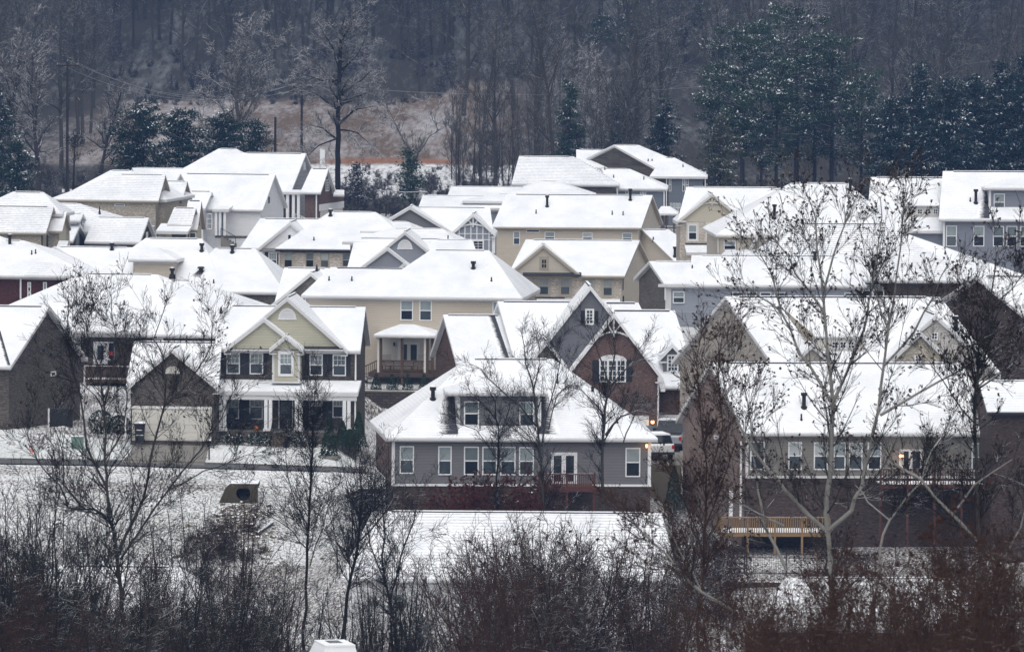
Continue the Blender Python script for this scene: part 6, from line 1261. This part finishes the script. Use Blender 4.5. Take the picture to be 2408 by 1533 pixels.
# ---- vehicles beside the brick house
def car(label, p, rz, L, Wd, Hh, paint, truck=False, opendoor=False, name='parked_car', cat='car', buried=False):
    t = empty(name, p, label, cat, None, rz); m = MB(); hw = Wd / 2
    prof = [(-L / 2, .45), (-L / 2, .95), (-L / 2 + .12, 1.08)] + ([(L * .02, 1.1), (L * .02, 1.0)] if truck else []) + [(L * .28, 1.02), (L / 2 - .15, .88), (L / 2, .7), (L / 2, .4)]
    n = len(prof)
    for s2 in (-1, 1): m.face([(s2 * hw, y, z) for y, z in prof], paint)
    for i in range(n): a_, b_ = prof[i], prof[(i + 1) % n]; m.face([(-hw, a_[0], a_[1]), (hw, a_[0], a_[1]), (hw, b_[0], b_[1]), (-hw, b_[0], b_[1])], paint)
    m.build('body', t)
    c0, c1 = (L * .02, L * .30) if truck else (-L / 2 + .15, L * .2); m = MB(); z0 = 1.06; b0 = [(c0, z0), (c0 + .12, Hh), (c1 - .55, Hh), (c1, z0)]; iw = hw - .05; tw = hw - .2
    P0 = [(iw if i in (0, 3) else tw, y, z) for i, (y, z) in enumerate(b0)]; Pm = [(-x, y, z) for x, y, z in P0]
    gl = 'snow' if buried else 'glass_dark'; paint = 'snow' if buried else paint; m.face(P0, gl); m.face(Pm, gl)
    for i, mt in ((0, gl), (1, paint), (2, gl)): m.face([Pm[i], P0[i], P0[i + 1], Pm[i + 1]], mt)
    m.build('cabin', t)
    if buried: m = MB(); m.box(-tw * .45, tw * .45, c0 + .9, c1 - .9, Hh + .093, Hh + .10, 'glass_dark'); m.build('roof_window', t)
    m = MB(); m.box(-tw, tw, c0 + .1, c1 - .5, Hh + .003, Hh + .09, 'snow'); m.build('snow_cover', t)
    if truck: m = MB(); m.box(-hw + .08, hw - .08, -L / 2 + .15, L * .0, 1.083, 1.1, 'black'); m.build('bed_liner', t)
    for y in (-L * .32, L * .32):
        for s2 in (-1, 1):
            w = MB(); w.tube([(s2 * (hw - .2), y, .36), (s2 * (hw + .02), y, .36)], .36, 'rubber', 16); o = w.build('wheel', t); q = MB(); q.tube([(s2 * (hw + .021), y, .36), (s2 * (hw + .03), y, .36)], .22, 'metal_grey', 12); q.build('rim', o)
    for s2 in (-1, 1): m = MB(); m.box(s2 * hw - .16, s2 * hw + .012, -L / 2 - .02, -L / 2 + .1, .75, 1.0, 'taillight'); m.build('taillight', t)
    for s2 in (-1, 1): m = MB(); m.box(s2 * (hw + .14) - .12, s2 * (hw + .14) + .12, c1 - .45, c1 - .33, 1.08, 1.26, 'paint_dark'); m.build('mirror', t)
    m = MB(); m.box(-hw - .01, hw + .01, -L / 2 - .08, -L / 2 + .02, .38, .55, 'paint_dark'); m.build('bumper', t)
    if opendoor: m = MB(); m.obox((-hw - .02, L * .26, .45), (-.75, -.75, 0), (-.04, .04, 0), (0, 0, 1.0), paint); m.build('door', t)
    return t
h = H_FLARE; gz = h.O[2]
p = W(h, 'd4', 812, 1470, -9.0); p[2] = tzf(p[0], p[1]); zc = onz(*zu('d4', 812, 1490), 0) if False else None
def drive(px, py, Y): q = at(*zu('d4', px, py), Y); return q
dk0 = drive(830, 1500, 418); dz0 = dk0[2]
m = MB(); a, b, c, d = (drive(735, 1310, 430), drive(1000, 1310, 430), drive(1010, 1560, 412), drive(745, 1560, 412)); V = [a, b, c, d]
for q in V: q[2] = dz0 + (q[1] - 418) * .012
m.face([tuple(q) for q in (d, c, b, a)], 'concrete'); m.face([tuple(q - (0, 0, 3)) for q in (a, b, c, d)], 'concrete')
for q, w in ((d, c), (c, b), (b, a), (a, d)): m.face([tuple(q), tuple(w), tuple(w - (0, 0, 3)), tuple(q - (0, 0, 3))], 'concrete_dk')
o = m.build('parking_pad'); o['kind'] = 'structure'
p = drive(800, 1470, 417); p[2] = dz0; car('white car with red taillights parked beside the grey house', p, rad(12), 4.4, 1.8, 1.62, 'paint_white')
p = drive(925, 1430, 424); p[2] = dz0 + .07; car('silver pickup truck parked nose in before the brick garage', p, rad(-6), 5.4, 1.95, 1.85, 'paint_silver', True, True, 'pickup_truck', 'truck')
p = drive(960, 1560, 409); bush('dark evergreen shrub between the parked vehicles and the brick end wall', (p[0], p[1], tzf(p[0], p[1])), 3.0, .7, 'shrub_green', 371, True, None, 'evergreen_shrub', n=1200)
# lamps that are lit
def lit(h, ctx, px, py, plane_y, name, label, r=.13):
    p = W(h, ctx, px, py, plane_y - .16); t = empty(name, p, label, 'lamp'); m = MB(); m.tube([(0, 0, -.12), (0, 0, -.05), (0, 0, .08), (0, 0, .13)], [.05, r, r, .05], 'lamp_glow', 10); m.build('bulb', t); m = MB(); m.tube([(0, 0, .131), (0, 0, .2)], [.14, .03], 'black', 8); m.box(-.03, .03, .02, .15, .13, .18, 'black'); m.build('bracket', t)
    l = bpy.data.lights.new('lamp_light', 'POINT'); l.energy = 3; l.color = (1, .55, .2); l.shadow_soft_size = .12; o = bpy.data.objects.new('lamp_light', l); C.objects.link(o); o.parent = t; o.location = (0, -.25, 0)
t_ = NT('lamp_glow'); t_.b.inputs['Emission Color'].default_value = (1, .42, .10, 1); t_.b.inputs['Emission Strength'].default_value = 2.0
lit(H_FLARE, 'd4', 797, 1243, -2.62, 'wall_lamp', 'lit orange wall lamp between the two white garage doors')
lit(H_DECK, 'e4', 1276, 293, -.02, 'porch_lamp', 'lit orange lamp beside the back door of the yellow deck house', .16)
lit(H_GREY, 'd4', 752, 1420, -.05, 'corner_lamp', 'lit lamp on the right corner board of the grey house', .07)
# ---- fence and low retaining wall below the yellow deck
a, b, c = ground_pt('e4', 95, 1045, (340, 410)), ground_pt('e4', 285, 1040, (340, 410)), ground_pt('e4', 1050, 1050, (340, 410))
fence('black metal fence on the snow below the yellow deck, short left run', a, b, 1.3); fence('black metal fence on the snow below the yellow deck, long right run', b + (.1, 0, 0), c, 1.3)
a, b = ground_pt('e4', 90, 1075, (330, 405)), ground_pt('e4', 1060, 1080, (330, 405)); m = MB(); m.obox((0, 0, -2.2), (b - a), (0, .5, 0), (0, 0, 2.15), 'bk_umber', 'snow'); o = m.build('garden_wall'); o.location = a + (0, -.8, 0); tag(o, 'dark brown block wall below the fence of the yellow deck house', 'retaining wall')
fence('black metal fence beside the left end of the lower white house', ground_pt('u', 908, 1360, (330, 400)) + (-3.0, 2, 0), ground_pt('u', 908, 1360, (330, 400)) + (-.6, 2, 0), 1.5)
# deck with red rail between the brick and taupe houses
p = W(H_FLARE, 'd4', 1130, 790, 9.0); t = empty('back_balcony', p, 'small balcony with red rail and white doors between the brick and taupe houses', 'balcony'); m = MB(); m.box(-1.5, 1.5, 0, 2, -.2, 0, 'wood_red', 'snow'); m.build('platform', t); m = MB(); m.box(-1.5, 1.5, -.05, .05, 1.0, 1.1, 'wood_red')
for i in range(22): x = -1.45 + 2.9 * i / 21; m.box(x - .03, x + .03, -.03, .03, 0, 1.0, 'wood_red')
m.build('railing', t); m = MB(); m.box(-1.3, .8, 2.0, 2.1, .003, 2.3, 'white'); m.build('door', t); m = MB(); m.box(-1.6, 1.6, 2.11, 2.4, -4, 3.4, 'sd_blue'); m.build('wall', t)
for x in (-1.4, 1.4): m = MB(); m.box(x - .08, x + .08, 0, .16, -4, -.203, 'wood_red'); m.build('post', t)
# ---- far things: utility poles, wires, sign board, fence posts
def pole(label, u, vt, vb, Y, arm, lean=0):
    b = at(u, vb, Y); b[2] = tzf(b[0], Y); H = at(u, vt, Y)[2] - b[2]; t = empty('utility_pole', b, label, 'utility pole'); m = MB(); m.tube([(0, 0, -.5), (lean, 0, H)], [.19, .13], 'pole_wood', 8); m.build('pole', t)
    if arm: m = MB(); m.box(-arm / 2, arm / 2, -.08, .08, H - .55, H - .38, 'pole_wood', 'snow'); m.build('crossarm', t)
    for x in ((-arm * .45, 0, arm * .45) if arm else (0,)): m = MB(); z = H - .378 if x else H + .002; m.tube([(x, 0, z), (x, 0, z + .22)], [.07, .05], 'metal_grey', 6); m.build('insulator', t)
    return b, H, t
P1 = pole('tall dark utility pole with crossarm at the left', 158, 145, 415, 738, 2.6); P2 = pole('tall utility pole with crossarm left of the big oak', 709, 196, 400, 800, 2.6); P3 = pole('short utility pole with a grey transformer', 647, 276, 400, 752, .0)
m = MB(); m.tube([(.55, 0, P3[1] - 2.4), (.55, 0, P3[1] - 1.4)], .28, 'metal_grey', 10); m.tube([(0, 0, P3[1] - 1.9), (.3, 0, P3[1] - 1.9)], .04, 'metal_grey', 5); m.build('transformer', P3[2])
m = MB(); m.tube([(-.45, 0, P1[1] * .15), (-.45, 0, P1[1] * .15 + .4)], .16, 'snow', 8); m.tube([(.45, 0, P1[1] * .15), (.45, 0, P1[1] * .15 + .4)], .16, 'snow', 8); m.box(-.45, .45, -.04, .04, P1[1] * .15 + .1, P1[1] * .15 + .2, 'pole_wood'); m.build('switch_bracket', P1[2])
def wire(label, a, b, sag):
    a, b = np.asarray(a), np.asarray(b); m = MB(); m.tube([(b - a) * t + (0, 0, -sag * 4 * t * (1 - t)) for t in np.linspace(0, 1, 17)], .02, 'wire', 4, False); o = m.build('power_line'); o.location = a; tag(o, label, 'wire', 'power lines')
top = lambda P, dx, dz: P[0] + np.array([dx, 0, P[1] + dz])
for k, dx in enumerate((-1.17, 0, 1.17)): wire(('left', 'middle', 'right')[k] + ' wire of the three sagging between the two tall utility poles', top(P1, dx, -.16 if dx else .22), top(P2, dx, -.16 if dx else .22), 3.0)
wire('power line running from the tall pole off past the right saplings', top(P2, 1.17, -.16), (40, 840, P2[0][2] + P2[1] + 1), 2.0); wire('service wire between the short pole and the left tall pole', top(P1, .1, -P1[1] * .52), top(P3, -.05, -.6), 2.2); wire('lower service wire from the left tall pole to the short pole', top(P1, .1, -P1[1] * .62), top(P3, -.05, -1.2), 2.6); wire('service wire from the short pole to the tall pole near the oak', top(P3, .05, -.5), top(P2, 0, -P2[1] * .5), .8); wire('wire leaving the left tall pole towards the left edge', top(P1, -.1, -P1[1] * .55), (-75, 720, P1[0][2] + P1[1] * .3), 1.2)
b = at(758, 382, 845); b[2] = tzf(b[0], 845); t = empty('sign_board', b, 'upright white board standing at the edge of the orange earth', 'sign'); m = MB(); m.box(-.32, .32, -.04, .04, .3, 2.2, 'white'); m.box(-.32, -.05, -.045, .04, 2.2, 2.32, 'white'); m.build('board', t)
for x in (-.25, .25): m = MB(); m.box(x - .04, x + .04, .043, .1, -.3, 1.8, 'trim'); m.build('post', t)
for i, u in enumerate((893, 908, 931, 968, 1000)):
    b = at(u, 460, 741); b[2] = tzf(b[0], 741); m = MB(); m.tube([(0, 0, -.3), (.03, 0, 1.5)], .09, 'pole_wood', 6); o = m.build('fence_post'); o.location = b; tag(o, 'old wooden fence post in the brush below the snowy slope', 'fence post', 'old fence posts in the brush')
b0, b1 = at(885, 448, 741.3), at(1005, 452, 741.3); m = MB(); m.tube([(0, 0, 0), tuple((b1 - b0) * .5 + (0, 0, -.1)), tuple(b1 - b0)], .06, 'bark_snowy', 5); o = m.build('fence_rail'); o.location = b0; tag(o, 'snow topped wooden rail across the old fence posts', 'fence')
# ---- bird in the sycamore
def bird(label, u, v, Y, s=1.0):
    p = at(u, v, Y); t = empty('perched_bird', p, label, 'bird'); t.scale = (s, s, s); me = bpy.data.meshes.new('body'); vs = [(-.17, 0, -.16), (-.08, 0, -.05), (0, 0, .02), (.07, 0, .10), (.10, 0, .15), (.155, 0, .15)]; me.from_pydata(vs, [(i, i + 1) for i in range(5)], []); o = bpy.data.objects.new('body', me); C.objects.link(o); o.parent = t; me.materials.append(MATS['bird'])
    md = o.modifiers.new('Skin', 'SKIN'); 
    for sv, r in zip(me.skin_vertices[0].data, (.022, .045, .085, .065, .045, .008)): sv.radius = (r, r)
    me.skin_vertices[0].data[2].use_root = True; o.modifiers.new('Sub', 'SUBSURF').levels = 1
    for y in (-.03, .03): m = MB(); m.tube([(.01, y, -.05), (.02, y, -.13)], .006, 'bird', 4); m.build('leg', t)
for m_ in (('black bird perched on a left limb of the great sycamore', 1865, 628, 250, 1.05),): bird(*m_)
# ---- snow covered car at the bottom edge
p = at(778, 1510, 268); gz = tzf(p[0], 268); car('snow covered car roof with a dark window peeking over the bottom edge', (p[0], 268, p[2] - 1.62), rad(14), 4.2, 1.7, 1.62, 'paint_white', buried=True)
# ================================================================== CAMERA, LIGHT
cam = bpy.data.cameras.new('camera'); co_ = bpy.data.objects.new('camera', cam); C.objects.link(co_)
cam.sensor_width = 36; cam.lens = 36 * F / 2408; cam.clip_start = 1; cam.clip_end = 6000
co_.matrix_world = Matrix(((RT[0], UP[0], -fwd[0], 0), (RT[1], UP[1], -fwd[1], 0), (RT[2], UP[2], -fwd[2], 0), (0, 0, 0, 1)))
cam.dof.use_dof = True; cam.dof.focus_distance = 520; cam.dof.aperture_fstop = FSTOP
sc = bpy.context.scene; sc.camera = co_
W = bpy.data.worlds.new('World'); sc.world = W; W.use_nodes = True; nt = W.node_tree
sky = nt.nodes.new('ShaderNodeTexSky'); sky.sky_type = 'NISHITA'; sky.sun_disc = False; sky.sun_elevation = rad(62); sky.sun_rotation = rad(190)
sky.air_density = 1; sky.dust_density = 4; sky.ozone_density = 1
hs = nt.nodes.new('ShaderNodeHueSaturation'); hs.inputs['Saturation'].default_value = SKYSAT; nt.links.new(sky.outputs[0], hs.inputs['Color'])
bg = nt.nodes['Background']; nt.links.new(hs.outputs[0], bg.inputs[0]); bg.inputs[1].default_value = SKYSTR
sun = bpy.data.lights.new('sun', 'SUN'); so = bpy.data.objects.new('sun', sun); C.objects.link(so); sun.energy = SUNSTR; sun.angle = rad(100); sun.color = (1, .955, .90)
d = Vector((math.sin(rad(190)) * math.cos(rad(62)), math.cos(rad(190)) * math.cos(rad(62)), math.sin(rad(62))))
so.rotation_euler = d.to_track_quat('Z', 'Y').to_euler(); so.location = (0, 400, 200)
if HAZE > 0:
    m = MB(); m.box(-700, 700, -80, 2000, -45, 75, 'snow'); hz = m.build('haze'); hz['kind'] = 'stuff'
    hm = bpy.data.materials.new('haze'); hm.use_nodes = True; n = hm.node_tree.nodes; n.remove(n['Principled BSDF'])
    pv = n.new('ShaderNodeVolumePrincipled'); pv.inputs['Density'].default_value = HAZE; pv.inputs['Color'].default_value = HAZECOL; pv.inputs['Anisotropy'].default_value = .0
    hm.node_tree.links.new(pv.outputs[0], n['Material Output'].inputs['Volume'])
    hz.data.materials.clear(); hz.data.materials.append(hm)
    sc.cycles.volume_bounces = 0; sc.cycles.volume_step_rate = 10
sc.view_settings.view_transform = 'Standard'; sc.view_settings.look = 'None'; sc.view_settings.gamma = 1; sc.view_settings.use_curve_mapping = False; sc.view_settings.exposure = EXPO
sc.render.engine = 'CYCLES'; sc.cycles.use_denoising = True; sc.cycles.max_bounces = 5; sc.cycles.diffuse_bounces = 3; sc.cycles.transparent_max_bounces = 4
sc.cycles.caustics_reflective = False; sc.cycles.caustics_refractive = False
